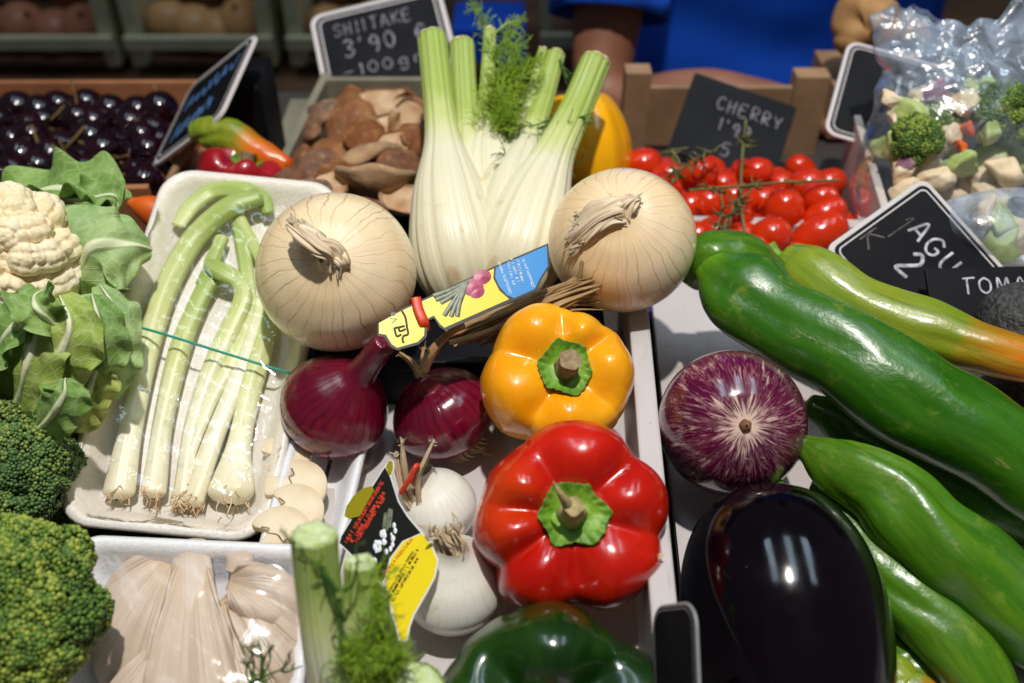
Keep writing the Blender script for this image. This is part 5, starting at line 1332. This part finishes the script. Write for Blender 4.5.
for k, (pts, rr_) in enumerate([([(746, 120, .77), (742, 160, .74), (741, 200, .725), (745, 235, .71)], .0015), ([(665, 178, .74), (690, 165, .73), (712, 152, .735)], .0012), ([(672, 150, .745), (680, 165, .735), (676, 180, .73)], .0013),
                               ([(690, 190, .72), (740, 186, .72), (790, 182, .725), (840, 180, .73)], .0013), ([(720, 190, .72), (722, 215, .71), (705, 240, .705)], .0012), ([(741, 195, .72), (725, 225, .705), (735, 242, .70)], .0009)]):
    mb = MB(); mb.sweep(PP(pts), [rr_ * .75] * len(pts), 8, m=20)
    rng = np.random.RandomState(k)
    for j in range(5):
        i_ = rng.randint(0, len(pts) - 1); f_ = rng.rand()
        b_ = P(*pts[i_]) * (1 - f_) + P(*pts[i_ + 1]) * f_
        for l_ in range(4):
            d_ = nrm(rng.normal(size=3)); mb.sweep([b_, b_ + d_ * .005, b_ + d_ * .009 + rng.normal(size=3) * .002], [.0009, .0007, .0003], 6, m=6)
    o = mb.build('tomato_vine', MT['vine'], None, P(*pts[0])); tag(o, ['upright green tomato vine rising from the heap to the slate', 'curved tomato vine at the left of the heap', 'short hooked tomato vine behind the pale onion', 'long level tomato vine across the whole heap', 'drooping tomato vine over the left tomatoes', 'thin tomato vine in the middle front'][k], 'vine', 'tomato vines')
# tomato crate (wooden) with post
c0 = P(650, 150, .86)
def wpost(mb, px, py0, py1, d, wpx, dd=.012):
    p0, p1 = P(px, py0, d), P(px, py1, d); wv = wpx * d / FPX
    zt, zb = p0[2], p0[2] - (py1 - py0) * d / FPX / math.cos(PITCH) * .9
    mb.box((p0[0], p0[1], (zt + zb) / 2), wv, dd, zt - zb)
rc = thing('wooden_crate', 'pale wooden crate with corner posts behind the cherry tomatoes', 'crate', tuple(P(735, 200, .85)), group='wooden crates')
ro = np.array(rc.location)
mb = MB(); wpost(mb, 638, 68, 170, .885, 26, .020); bevel(mb.build('corner_post', MT['wood'], rc, ro, False), .001)
mb = MB(); wpost(mb, 812, 72, 170, .90, 34, .020); bevel(mb.build('corner_post', MT['wood'], rc, ro, False), .001)
p0, p1 = P(640, 92, .90), P(815, 92, .90)
mb = MB(); mb.box(((p0[0] + p1[0]) / 2, p0[1] + .012, p0[2] - .03), p1[0] - p0[0] + .02, .006, .06); bevel(mb.build('side_board', MT['wood'], rc, ro, False), .001)
pc = P(735, 215, .78); mb = MB(); mb.box((pc[0], pc[1], -.006), .185, .20, .006); mb.build('crate_floor', MT['purple'], rc, ro, False)
pa, pb = P(838, 150, .82), P(868, 240, .70)
mid = (pa + pb) / 2; ln_ = np.linalg.norm((pa - pb)[:2]); an_ = math.atan2((pa - pb)[1], (pa - pb)[0])
Rz = np.array([[math.cos(an_), -math.sin(an_), 0], [math.sin(an_), math.cos(an_), 0], [0, 0, 1]])
mb = MB(); mb.box((mid[0] + .008, mid[1], .03), ln_, .006, .075, Rz); bevel(mb.build('side_board', MT['white_wood'], rc, ro, False), .001)
u = np.linspace(0, 1, 14); pu = np.array([[P(835 + 14 * math.sin(x * 3), 200 + 55 * x + y * 14, .765 - .02 * y) for x in u] for y in np.linspace(0, 1, 8)])
o = MB().grid(pu).build('paper_liner', MT['purple'], None, pu[0, 0]); solid(o, .0008, 0); tag(o, 'dark purple paper liner at the right of the tomatoes', 'paper')
pf = Pz(735, 263, .018); bevel(MB().box((pf[0] + .01, pf[1] + .004, .006), .19, .006, .045).build('front_board', MT['white_wood'], rc, ro, False), .001)

# ------------------------------------------------------------------ shiitake box
sb = P(345, 170, .80)
rs_ = thing('mushroom_crate', 'greyish wooden crate heaped with brown shiitake mushrooms', 'crate', sb, group='wooden crates')
def wall(mb, a, b, h, t):
    a, b = np.array(a), np.array(b); m_ = (a + b) / 2; l_ = np.linalg.norm((b - a)[:2]); an = math.atan2((b - a)[1], (b - a)[0])
    Rz = np.array([[math.cos(an), -math.sin(an), 0], [math.sin(an), math.cos(an), 0], [0, 0, 1]])
    zt = (a[2] + b[2]) / 2
    mb.box((m_[0], m_[1], zt - h / 2), l_, t, h, Rz)
mb = MB(); wall(mb, Pz(262, 200, .05), Pz(326, 72, .05), .06, .007); bevel(mb.build('side_board', MT['grey_wood'], rs_, sb, False), .001)
mb = MB(); wall(mb, Pz(270, 215, .052), Pz(450, 222, .045), .07, .007); bevel(mb.build('front_board', MT['black_board'], rs_, sb, False), .001)
mb = MB(); wall(mb, Pz(326, 78, .05), Pz(470, 78, .05), .06, .007); bevel(mb.build('back_board', MT['grey_wood'], rs_, sb, False), .001)
pc = Pz(365, 150, -.004); mb = MB(); mb.box((pc[0], pc[1], -.01), .17, .21, .008); mb.build('crate_floor', MT['grey_wood'], rs_, sb, False)
def shiitake(label, px, py, d, rpx, axis, seed, stem=False):
    R_ = rpx * d / FPX
    rt = thing('shiitake_mushroom', label, 'mushroom', P(px, py, d), axis, seed * 1.3, 'shiitake mushrooms in the crate')
    rng = np.random.RandomState(seed); sq = rng.uniform(.75, 1.05); fo = rng.uniform(-.25, .25); ph_ = rng.rand() * 6
    def warp(G):
        G = G.copy(); x, y = G[..., 0] / R_, G[..., 1] / R_
        rr = np.sqrt(x * x + y * y); an = np.arctan2(y, x)
        k = 1 + .10 * np.sin(2 * an + ph_) * rr + .07 * np.sin(3 * an + 2 * ph_) * rr + .035 * np.sin(7 * an + ph_) * rr ** 2
        G[..., 0] *= k; G[..., 1] *= k * sq
        G[..., 2] += R_ * (fo * x * x + .14 * np.sin(2.2 * x + ph_) * rr + .07 * np.sin(5 * an + ph_) * rr ** 2 + .02 * sn(G, 260, seed))
        return G
    cap = [(.002, .36), (.35, .33), (.72, .18), (.95, -.04), (1.0, -.16), (.95, -.24), (.86, -.18)]
    MB().grid(warp(lathe(cap, R_, 36, 64, .03, seed, 60))[::-1], True).build('cap', MT['shiitake'], rt)
    und = [(.90, -.18), (.6, -.05), (.25, -.03), (.002, -.04)]
    MB().grid(warp(lathe(und, R_, 18, 64, .03, seed, 60))[::-1], True).build('gills', MT['shiitake_under'], rt)
    if stem: MB().sweep([(0, 0, -.05 * R_), (.05 * R_, 0, -.3 * R_), (.25 * R_, 0, -.5 * R_)], [.22 * R_, .16 * R_, .14 * R_], 14, cap='flat', prof=lambda p, s_: 1 + .12 * np.sin(3 * p + 5 * s_)).build('stem', MT['shiitake_under'], rt)
    return rt
SHI = [(349, 122, .82, 32, (-.2, .55, .8), 'round grey brown shiitake cap at the centre back of the crate'), (311, 168, .76, 27, (-.3, .5, .8), 'smooth dark shiitake cap at the left side of the crate'), (396, 128, .80, 32, (.25, -.55, -.7), 'shiitake turned over to show a pale underside near the fennel'),
       (362, 158, .77, 31, (-.35, .85, .25), 'brown shiitake standing on its edge in the middle'), (405, 168, .76, 26, (.6, .4, .7), 'chestnut shiitake cap touching the fennel stalk'), (378, 187, .72, 34, (-.1, -.9, .25), 'cut shiitake half behind the left pale onion'),
       (306, 134, .83, 20, (-.6, .3, .6), 'small tan shiitake at the crate left edge'), (378, 106, .85, 27, (.1, -.45, -.8), 'pale upturned shiitake under the chalk sign'), (408, 112, .85, 22, (.4, .3, -.8), 'grey shiitake scrap beside the tall fennel stalk'),
       (293, 188, .715, 18, (.3, -.6, .8), 'orange brown shiitake tip at the front left corner'), (330, 188, .72, 24, (.1, -.5, -.8), 'pale shiitake underside just above the pale onion'), (405, 200, .705, 22, (.1, -.4, -.8), 'pale shiitake stem end above the black crate edge'), (330, 150, .80, 24, (-.1, .7, .7), 'shaded shiitake deep in the crate middle')]
SHI += [(322, 112, .83, 19, (-.4, .5, .7), 'small greyish shiitake cap at the back left of the crate'), (366, 132, .79, 20, (.3, .6, .6), 'small tan shiitake cap wedged in the middle of the pile'), (392, 150, .765, 21, (.2, -.3, -.9), 'small pale shiitake underside left of the fennel stalk'), (344, 170, .75, 20, (.1, .7, .6), 'small orange brown shiitake between the larger caps'), (300, 158, .79, 17, (-.5, .4, .7), 'little dark shiitake against the crate left side'), (372, 212, .69, 20, (.3, .5, .7), 'small brown shiitake near the black front board'), (416, 138, .775, 19, (.5, .5, .6), 'small shiitake beside the green fennel stalk'), (352, 96, .87, 18, (-.1, .5, .8), 'small grey shiitake in the shade under the sign'), (312, 192, .71, 17, (-.2, -.4, .9), 'little tan shiitake behind the foam tray corner')]
for k, (px, py, d, rp, ax, lb) in enumerate(SHI): shiitake(lb, px, py, d, rp * 1.12, CV(*ax), k + 1, k in (2, 8))

# ------------------------------------------------------------------ cherries in a cardboard box
bx = P(80, 150, .84)
rb_ = thing('cardboard_box', 'brown cardboard box full of dark cherries at the upper left', 'box', bx, group=None)
mb = MB(); wall(mb, P(-120, 82, .95), P(205, 80, .95), .08, .006); bevel(mb.build('back_flap', MT['cardboard'], rb_, bx, False), .001)
mb = MB(); wall(mb, P(128, 206, .76), P(205, 110, .95), .06, .005); bevel(mb.build('side_flap', MT['cardboard'], rb_, bx, False), .001)
pz = P(60, 150, .84); mb = MB(); mb.box((pz[0] - .06, pz[1], -.022), .42, .30, .008); mb.build('box_floor', MT['cardboard'], rb_, bx, False)
mb = MB(); wall(mb, P(112, 188, .70), P(148, 184, .70), .05, .006); bevel(mb.build('corner_flap', MT['cardboard'], rb_, bx, False), .001)
cmesh = None; rng = np.random.RandomState(5)
spots = []
for row, (py, d) in enumerate([(113, .915), (128, .895), (143, .87), (158, .85), (173, .825), (187, .80)]):
    for k in range(8):
        px = -12 + k * 25 + (row % 2) * 12 + rng.uniform(-6, 6)
        if px > 178 - row * 5: continue
        spots.append((px, py + rng.uniform(-6, 6) - (3 if k in (1, 4) else 0), d + rng.uniform(-.012, .012)))
for k, (px, py, d) in enumerate(spots):
    if cmesh is None:
        cmesh = thing('cherry', '', 'cherry')
        MB().grid(lathe([(.002, -.95), (.4, -.9), (.8, -.55), (1, 0), (.88, .5), (.55, .84), (.2, .86), (.002, .76)], .0148, 24, 32, .02, 3, 90), True).build('skin', MT['cherry'], cmesh)
        MB().sweep([(0, 0, .011), (.001, .001, .020), (.005, .002, .032)], [.0009, .0008, .001], 7, m=10).build('stem', MT['cherry_stem'], cmesh)
        o = cmesh
    else: o = copy_tree(cmesh)
    o.location = tuple(P(px, py, d)); o.rotation_euler = (rng.uniform(.2, 2.6), rng.uniform(-1.6, 1.6), rng.rand() * 6); s_ = rng.uniform(1.0, 1.25); o.scale = (s_, s_, s_)
    tag(o, 'glossy dark purple cherry heaped in the cardboard box', 'cherry', 'dark cherries in the cardboard box')
# stuff between: yellow pepper, red pepper, carrot
long_pepper('mottled orange and green pepper beside the tilted sign', [(198, 130, .765), (215, 134, .76), (245, 146, .755), (285, 165, .75)], [.009, .0135, .0135, .008], 'long_b', 33, .9)
bell_pepper('dull red pepper behind the top of the foam tray', P(243, 178, .745), CV(.3, .9, .4), .5, .032, .05, 4, MT['dark_red_pepper'], 41, amp=.12, stem=('tan', .008))
o = MB().sweep(PP([(172, 222, .69), (150, 210, .685), (132, 203, .685)]), [.014, .0105, .004], 18, m=14).build('carrot', MT['carrot'], None, P(150, 210, .685)); tag(o, 'orange carrot tip between the cauliflower leaf and foam tray', 'carrot')
sh = P(248, 120, .86); mb = MB(); mb.box(sh, .045, .06, .09); o = bevel(mb.build('dark_box', MT['black_board'], None, sh, False), .003); tag(o, 'dark box standing behind the tilted sign', 'box')

# ------------------------------------------------------------------ bag of cut vegetables
bc = P(965, 140, .73)
rg = thing('plastic_bag', 'clear crumpled plastic bag of mixed cut vegetables', 'bag', bc)
nu, nv = 180, 120
ph = np.linspace(0, 2 * PI, nu, endpoint=False)[None]; v = np.linspace(0, 1, nv)[:, None]
bu = CV(.05, 1, .1); br = CV(1, -.05, 0); bf = np.cross(br, bu)
cx = spline([(.001), (.066), (.076), (.076), (.070), (.064), (.074), (.070), (.05)], nv)[:, 0][:, None]
cz_ = spline([(.001), (.036), (.042), (.042), (.040), (.030), (.018), (.012), (.008)], nv)[:, 0][:, None]
hh = spline([(-.07), (-.068), (-.05), (-.02), (.015), (.045), (.066), (.088), (.096)], nv)[:, 0][:, None]
loc_ = np.stack([cx * np.cos(ph), hh + 0 * ph, cz_ * np.sin(ph)], -1)
crum = .0022 * sn(loc_, 110, 3, 3) + (.004 * sn(loc_ * [1, 1.6, 1], 120, 5, 3)) * np.clip((v - .45) * 3, 0, 1)
crum = crum - .0022 * np.abs(sn(loc_ * [1, .7, 1], 150, 11, 3)) * np.clip((v - .35) * 3, .25, 1) + .0005 * sn(loc_, 300, 15, 2)
loc_ = loc_ * (1 + crum[..., None] / .045)
loc_[..., 1] += .012 * np.clip((v - .7) * 3, 0, 1) * np.sin(2 * ph + 1) + .03 * np.clip((v - .6), 0, 1) * loc_[..., 0] / .07
G = bc + loc_[..., 0:1] * br + loc_[..., 1:2] * bu + loc_[..., 2:3] * (-bf if bf @ FW > 0 else bf)
MB().grid(G, True).build('bag_film', MT['bag'], rg, bc)
rng = np.random.RandomState(3)
def chunk(label, px, py, d, rr_, mat, cat='cut vegetable', seed=0, name='vegetable_chunk', sq=(1, .8, .6), noise=.12):
    c = P(px, py, d); qn = Quaternion(nrm(np.random.RandomState(seed).normal(size=4)).tolist()).to_matrix()
    mb = MB(); th_ = np.linspace(.02, PI - .02, 26)[:, None]; ph_ = np.linspace(0, 2 * PI, 40, endpoint=False)[None]
    G_ = np.stack([np.sin(th_) * np.cos(ph_), np.sin(th_) * np.sin(ph_), np.cos(th_) + 0 * ph_], -1)
    rg_ = np.random.RandomState(seed + 1); Dn = nrm(rg_.normal(size=(9, 3))); hh_ = rg_.uniform(.55, .95, 9)   # planar knife cuts
    kk = np.minimum(1.15, np.min(np.where(G_ @ Dn.T > .05, hh_ / np.maximum(G_ @ Dn.T, .05), 9), -1))
    G_ = G_ * (kk * (1 + noise * .8 * sn(G_, 4, seed, 3)))[..., None] * np.array(sq) * rr_ * 1.15
    mb.grid(G_[::-1] @ np.array(qn).T, True)
    o = mb.build(name, MT[mat], None); o.location = tuple(c)
    return tag(o, label, cat, 'cut vegetables in the plastic bag')
CH = [(915, 215, .715, .016, 'veg_green', 'green piece low behind the white bordered sign', 'vegetable_slice'), (950, 200, .715, .018, 'veg_cream', 'broad cream cut piece low in the bag', 'cauliflower_chunk'), (980, 180, .72, .02, 'veg_cream', 'cream piece between the carrot and right side', 'cauliflower_chunk'), (925, 158, .725, .02, 'veg_cream', 'cream chunk behind the left dark floret', 'cauliflower_chunk'), (1010, 150, .725, .022, 'veg_green', 'wide green stalk piece behind the right floret', 'vegetable_slice'), (950, 115, .735, .02, 'veg_green', 'green piece behind the white chunk', 'vegetable_slice'), (990, 100, .73, .016, 'veg_green', 'small green piece at the bag top right', 'vegetable_slice'), (895, 150, .725, .016, 'veg_green', 'green stalk at the left bag seam', 'vegetable_slice'), (935, 178, .70, .016, 'veg_cream', 'cream cauliflower chunk at the left of the bag', 'cauliflower_chunk'), (903, 168, .705, .014, 'veg_cream', 'pale cauliflower chunk at the bag left edge', 'cauliflower_chunk'), (965, 105, .705, .014, 'veg_cream', 'round white cauliflower chunk near the bag top', 'cauliflower_chunk'),
      (1003, 170, .70, .018, 'veg_cream', 'large tan cut piece at the bag right side', 'vegetable_chunk'), (905, 195, .70, .013, 'veg_cream', 'cream chunk above the white bordered sign', 'cauliflower_chunk'), (960, 165, .695, .015, 'veg_green', 'pale green slice with darker rim at the bag bottom', 'vegetable_slice'),
      (968, 128, .70, .008, 'carrot', 'upper orange carrot stick in the bag', 'carrot_stick'), (960, 148, .695, .008, 'carrot', 'lower orange carrot piece in the bag', 'carrot_stick'), (935, 98, .71, .013, 'veg_purple', 'purple cabbage piece near the bag top', 'cabbage_piece'), (905, 120, .71, .016, 'veg_green', 'light green stalk slice at the upper left of the bag', 'vegetable_slice'),
      (990, 130, .70, .012, 'veg_green', 'pale green broccoli stalk in the bag', 'vegetable_slice'), (970, 88, .72, .013, 'veg_green', 'yellow green piece at the bag top', 'vegetable_slice'), (945, 140, .71, .014, 'veg_cream', 'small cream chunk behind the carrot sticks', 'cauliflower_chunk'), (1025, 140, .71, .014, 'veg_green', 'green slice at the right frame edge', 'vegetable_slice'), (990, 195, .70, .013, 'veg_cream', 'cut piece behind the sign corner', 'vegetable_chunk'), (985, 155, .72, .016, 'veg_green', 'green stalk piece deep in the bag', 'vegetable_slice')]
rgc_ = np.random.RandomState(8)
for k in range(26):
    px, py = rgc_.uniform(888, 1022), rgc_.uniform(92, 208); kind = k % 5
    CH.append((px, py, rgc_.uniform(.700, .730), rgc_.uniform(.007, .012), ('veg_green', 'veg_cream', 'veg_green', 'veg_cream', 'veg_purple')[kind], ('small green cut piece packed in the clear bag', 'small cream cut piece packed in the clear bag', 'small green cut piece packed in the clear bag', 'small cream cut piece packed in the clear bag', 'small purple cabbage shred packed in the clear bag')[kind], ('vegetable_slice', 'cauliflower_chunk', 'vegetable_slice', 'cauliflower_chunk', 'cabbage_piece')[kind]))
for k, (px, py, d, rr_, mt_, lb, nm) in enumerate(CH): chunk(lb, px, py, d, rr_ * .85, mt_, 'cut vegetable', k + 50, nm, noise=.16)
for k, (px, py, d, R_) in enumerate([(915, 138, .70, .019), (1000, 108, .705, .022), (1015, 125, .71, .018), (940, 120, .715, .014)]):
    broccoli(['dark broccoli floret at the left of the bag', 'broccoli floret at the upper right of the bag', 'broccoli floret at the right frame edge in the bag', 'small broccoli floret in the middle of the bag'][k], P(px, py, d), CV(-.2 + .2 * k, .4, .8), R_, 14, .38, 60 + k, MT['bud'], .0011, group='broccoli florets in the bag', name='broccoli_floret')
# second pack beneath
pk = P(1010, 225, .66)
rp = thing('vegetable_pack', 'clear wrapped pack of cut vegetables below the bag at right edge', 'pack', pk)
mb = MB(); mb.ball(pk, (.05, .03, .022), 40, 24, None, .06, 90, 3); mb.build('pack_film', MT['bag'], rp, pk)
for k, (px, py, mt_, lb) in enumerate([(1000, 222, 'veg_green', 'green cut piece in the lower wrapped pack'), (985, 215, 'veg_cream', 'cream cut piece in the lower wrapped pack'), (1018, 232, 'veg_cream', 'cream slice at the right frame edge in the lower pack'), (1005, 240, 'veg_green', 'green slice low in the wrapped pack')]):
    o = chunk(lb, px, py, .66, .013, mt_, seed=80 + k); o['group'] = 'cut vegetables in the lower pack'

# avocados
for k, (px, py, d, a, lb) in enumerate([(1022, 322, .592, .024, 'dark rough avocado in front of the small black sign'), (1020, 410, .60, .028, 'dark rough avocado in the shade under the orange pepper tip')]):
    rt = thing('avocado', lb, 'avocado', P(px, py, d), CV(.9, .2, .3), 0, 'avocados')
    MB().grid(lathe([(.002, -1.05), (.45, -.98), (.85, -.6), (1, 0), (.85, .55), (.6, .98), (.35, 1.25), (.002, 1.35)], a, 50, 64, .03, k, 60), True).build('skin', MT['avocado'], rt)
    MB().sweep([(0, 0, 1.33 * a), (0, 0, 1.42 * a)], [.004, .0035], 10, cap='flat').build('stem', MT['stem_dry'], rt)

# ginger roots
for pts, rd, lb in (([(850, 42, .91), (860, 20, .905), (876, 18, .90), (890, 30, .90)], [.016, .024, .022, .016], 'knobbly beige ginger root in front of the blue shirt'), ([(895, 30, .93), (910, 30, .93), (925, 36, .935)], [.012, .013, .008], 'smaller beige ginger root beside the bag top')):
    o = MB().sweep(PP(pts), rd, 24, m=30, prof=lambda p, s_: 1 + .12 * np.sin(2 * p + 8 * s_) + .06 * np.sin(19 * s_)).build('ginger_root', MT['ginger'], None, P(*pts[0])); tag(o, lb, 'ginger', 'ginger roots')
cg = P(880, 60, .95); rgc = thing('small_crate', 'small wooden crate holding the ginger roots', 'crate', cg, group='wooden crates')
bevel(MB().box((0, 0, -.035), .10, .09, .05).build('crate_body', MT['wood'], rgc, smooth=False), .001)

# ------------------------------------------------------------------ background shelves and onions
def bgcrate(label, x0, x1, py, d, mat):
    a, b = P(x0, py, d), P(x1, py, d)
    rt = thing('onion_crate', label, 'crate', tuple((a + b) / 2), group='crates of onions on the back shelf')
    o_ = np.array(rt.location); L_ = b[0] - a[0]
    bevel(MB().box((0, 0, -.004), L_, .014, .020).build('front_board', MT[mat], rt, smooth=False), .002)
    for sx in (-1, 1): bevel(MB().box((sx * (L_ / 2 - .011), .171, .055), .022, .326, .20).build('side_board', MT[mat], rt, smooth=False), .002)
    bevel(MB().box((0, .345, .06), L_ - .05, .014, .20).build('back_board', MT['dark_wood'], rt, smooth=False), .002)
    MB().box((0, .17, -.042), L_ - .05, .32, .008).build('crate_floor', MT['dark_wood'], rt, smooth=False)
    return o_, L_
omesh = {}
def bgonion(label, p, R_, mt_, group):
    key = mt_
    if key not in omesh:
        omesh[key] = MB().grid(lathe(ONION, 1, 24, 32, .03, 5, 3), True).build('shelf_onion', MT[mt_]); o = omesh[key]
    else:
        o = omesh[key].copy(); COL.objects.link(o)
    o.location = tuple(p); o.scale = (R_,) * 3; o.rotation_euler = (random.uniform(-1, .6), random.uniform(-.8, .8), random.random() * 6)
    tag(o, label, 'onion', group)
for (x0, x1, mt_, gp, nm) in ((-60, 112, 'bg_red_onion', 'red brown onions in the left back crate', 'left'), (124, 272, 'bg_onion', 'golden onions in the second back crate', 'second'), (286, 430, 'bg_onion', 'golden onions in the third back crate', 'third')):
    o_, L_ = bgcrate('pale greenish crate of onions on the back shelf, ' + {'left': 'at the far left', 'second': 'second from the left', 'third': 'behind the mushroom sign'}[nm], x0, x1, 40, 1.45, 'green_wood')
    for j in range(3):
        for k in range(4):
            bgonion({'left': 'blurred red brown onion in the far left back crate', 'second': 'blurred golden onion in the second back crate', 'third': 'blurred golden onion in the crate behind the mushroom sign'}[nm], o_ + np.array([-L_ / 2 + .055 + k * (L_ - .10) / 3.2, .05 + j * .09, .0 + j * .035 + random.uniform(-.01, .01)]), .036, mt_, gp)
sh0 = P(150, 50, 1.47)
rsf = thing('back_shelf', 'dark wooden shelf carrying the blurred onion crates', 'shelf', (0, sh0[1] + .2, sh0[2] - .055))
bevel(MB().box((0, 0, 0), 3.4, .5, .03).build('shelf_board', MT['dark_wood'], rsf, smooth=False), .002)
MB().box((0, -.22, -.22), 3.4, .02, .38).build('front_panel', MT['dark_wood'], rsf, smooth=False)
for sx in (-1.6, 0, 1.6): MB().box((sx, .02, -.42), .06, .40, .46).build('leg', MT['dark_wood'], rsf, smooth=False)
c0 = P(575, 40, 1.42); rk = thing('onion_crate', 'pale greenish crate frame behind the thin fennel stalks', 'crate', c0, group='crates of onions on the back shelf')
bevel(MB().box((0, 0, 0.0), .10, .014, .02).build('front_board', MT['green_wood'], rk, smooth=False), .002)
for sx in (-.04, .04): bevel(MB().box((sx, .1, .06), .014, .18, .14).build('side_board', MT['green_wood'], rk, smooth=False), .002)
c0 = P(490, 32, 1.40); o = bevel(MB().box(c0, .10, .10, .05).build('blue_box', MT['shirt'], None, c0, False), .004); tag(o, 'small blue box behind the feathery fennel fronds', 'box')

# ------------------------------------------------------------------ seller
px_ = P(800, 20, 1.2)
pr_ = thing('person', 'person in a blue polo shirt standing behind the stall with one bare arm visible', 'person', (px_[0], 1.33, -.85))
o_ = np.array(pr_.location)
X0, Y0 = o_[0], o_[1]
el = P(598, 112, 1.05); sh_l = np.array([X0 - .20, Y0 - .06, .46]); wr = P(705, 90, .985)
V, E, Rr = [], [], []
def jv(p, r_, prev=None):
    V.append(np.array(p)); Rr.append(r_)
    if prev is not None: E.append((prev, len(V) - 1))
    return len(V) - 1
pel = jv((X0, Y0 + .03, .10), .13); ab = jv((X0, Y0 + .02, .28), .125, pel); ch = jv((X0, Y0 + .02, .46), .13, ab); nb = jv((X0, Y0 + .02, .58), .055, ch); hd = jv((X0, Y0 - .01, .70), .075, nb); tp = jv((X0, Y0 - .005, .80), .06, hd)
s1 = jv(sh_l, .055, ch); e1 = jv(el, .036, s1); w1 = jv(wr, .025, e1); hnd = jv(wr + np.array([.05, -.02, -.004]), .026, w1)
for k in range(4): 
    f1 = jv(wr + np.array([.095, -.045 + .016 * k, -.006]), .0085, hnd); jv(wr + np.array([.125 - .004 * abs(k - 1.5), -.052 + .018 * k, -.022]), .0075, f1)
th = jv(wr + np.array([.055, -.052, .0]), .0095, hnd); jv(wr + np.array([.080, -.066, -.008]), .008, th)
s2 = jv(sh_l * [1, 1, 1] + [.40, 0, 0], .055, ch); e2 = jv((X0 + .30, Y0 - .02, .24), .042, s2); w2 = jv((X0 + .25, Y0 - .20, .12), .027, e2); h2 = jv((X0 + .23, Y0 - .26, .11), .026, w2)
for k in range(4): jv((X0 + .20 + .018 * k, Y0 - .32, .10), .008, h2)
jv((X0 + .19, Y0 - .28, .10), .009, h2)
for sx in (-1, 1):
    hp = jv((X0 + sx * .09, Y0 + .03, .02), .085, pel); kn = jv((X0 + sx * .10, Y0 + .02, -.38), .06, hp); an = jv((X0 + sx * .10, Y0 + .05, -.79), .04, kn); jv((X0 + sx * .11, Y0 - .10, -.82), .03, an)
me = bpy.data.meshes.new('body'); me.from_pydata([tuple(v - o_) for v in V], E, []); ob = bpy.data.objects.new('body', me); COL.objects.link(ob); ob.parent = pr_
md = ob.modifiers.new('Skin', 'SKIN')
for k, sv in enumerate(me.skin_vertices[0].data): sv.radius = (Rr[k], Rr[k]); sv.use_root = (k == 0)
subsurf(ob, 2); me.materials.append(MT['skin'])
md.use_smooth_shade = True
# face details and hair
hc = np.array([X0, Y0 - .01, .73]) - o_
MB().ball(hc + [0, .018, .03], (.088, .10, .10), 28, 18, noise=.04).build('hair', MT['hair'], pr_)
for sx in (-1, 1):
    MB().ball(hc + [sx * .03, -.078, .0], .011, 12, 8).build('eye', MT['white_ink'], pr_)
    MB().ball(hc + [sx * .082, .0, -.01], (.012, .02, .03), 12, 8).build('ear', MT['skin'], pr_)
MB().ball(hc + [0, -.09, -.025], (.013, .018, .022), 12, 8).build('nose', MT['skin'], pr_)
MB().ball(hc + [0, -.078, -.062], (.024, .008, .007), 12, 8).build('mouth', MT['dark_red_pepper'], pr_)
# shirt: torso shell + sleeves
th_ = np.linspace(0, 2 * PI, 96, endpoint=False); rows = []
for z, a, b in ((-.20, .235, .172), (-.195, .242, .18), (-.10, .236, .175), (.0, .225, .165), (.12, .215, .155), (.28, .215, .155), (.42, .225, .15), (.52, .21, .13), (.565, .13, .09), (.59, .075, .07)):
    rows.append(np.stack([X0 + a * np.cos(th_), Y0 + .02 + b * np.sin(th_), np.full(96, z)], -1))
G = np.array([spline(np.array(rows)[:, i], 60) for i in range(96)]).transpose(1, 0, 2)
fold = .010 * sn(G * [1, 1, .5], 26, 3, 2) + .006 * sn(G * [1, 1, 2.2], 30, 9, 2)
G = G + (nrm(G - np.array([X0, Y0 + .02, 0]) * [1, 1, 0] - G * [0, 0, 1])) * fold[..., None]
mb = MB().grid(G, True)
hem = sh_l * .165 + el * .835
def fold_prof(p, s_): return 1 + .05 * np.sin(3 * p + 7 * s_) + .03 * np.sin(6 * p - 9 * s_)
mb.sweep([sh_l + [.05, .01, .01], sh_l + [-.01, 0, -.03], sh_l * .45 + hem * .55, hem], [(.085, .08), (.085, .08), (.070, .068), (.060, .058)], 40, m=40, prof=fold_prof, cap=None)
mb.sweep([s_ * 1.0 for s_ in (sh_l + [.35, .01, .01], sh_l + [.41, 0, -.03], np.array([X0 + .27, Y0 - .02, .36]), np.array([X0 + .285, Y0 - .02, .30]))], [.08, .08, .07, .066], 40, m=40, prof=fold_prof, cap=None)
solid(mb.build('polo_shirt', MT['shirt'], pr_, o_), .003)
mb = MB()
for sx in (-1, 1): mb.sweep([(X0 + sx * .08, Y0 + .03, .0), (X0 + sx * .10, Y0 + .02, -.38), (X0 + sx * .10, Y0 + .05, -.80)], [(.11, .12), (.085, .085), (.07, .07)], 28, m=30)
mb.build('trousers', MT['trousers'], pr_, o_)
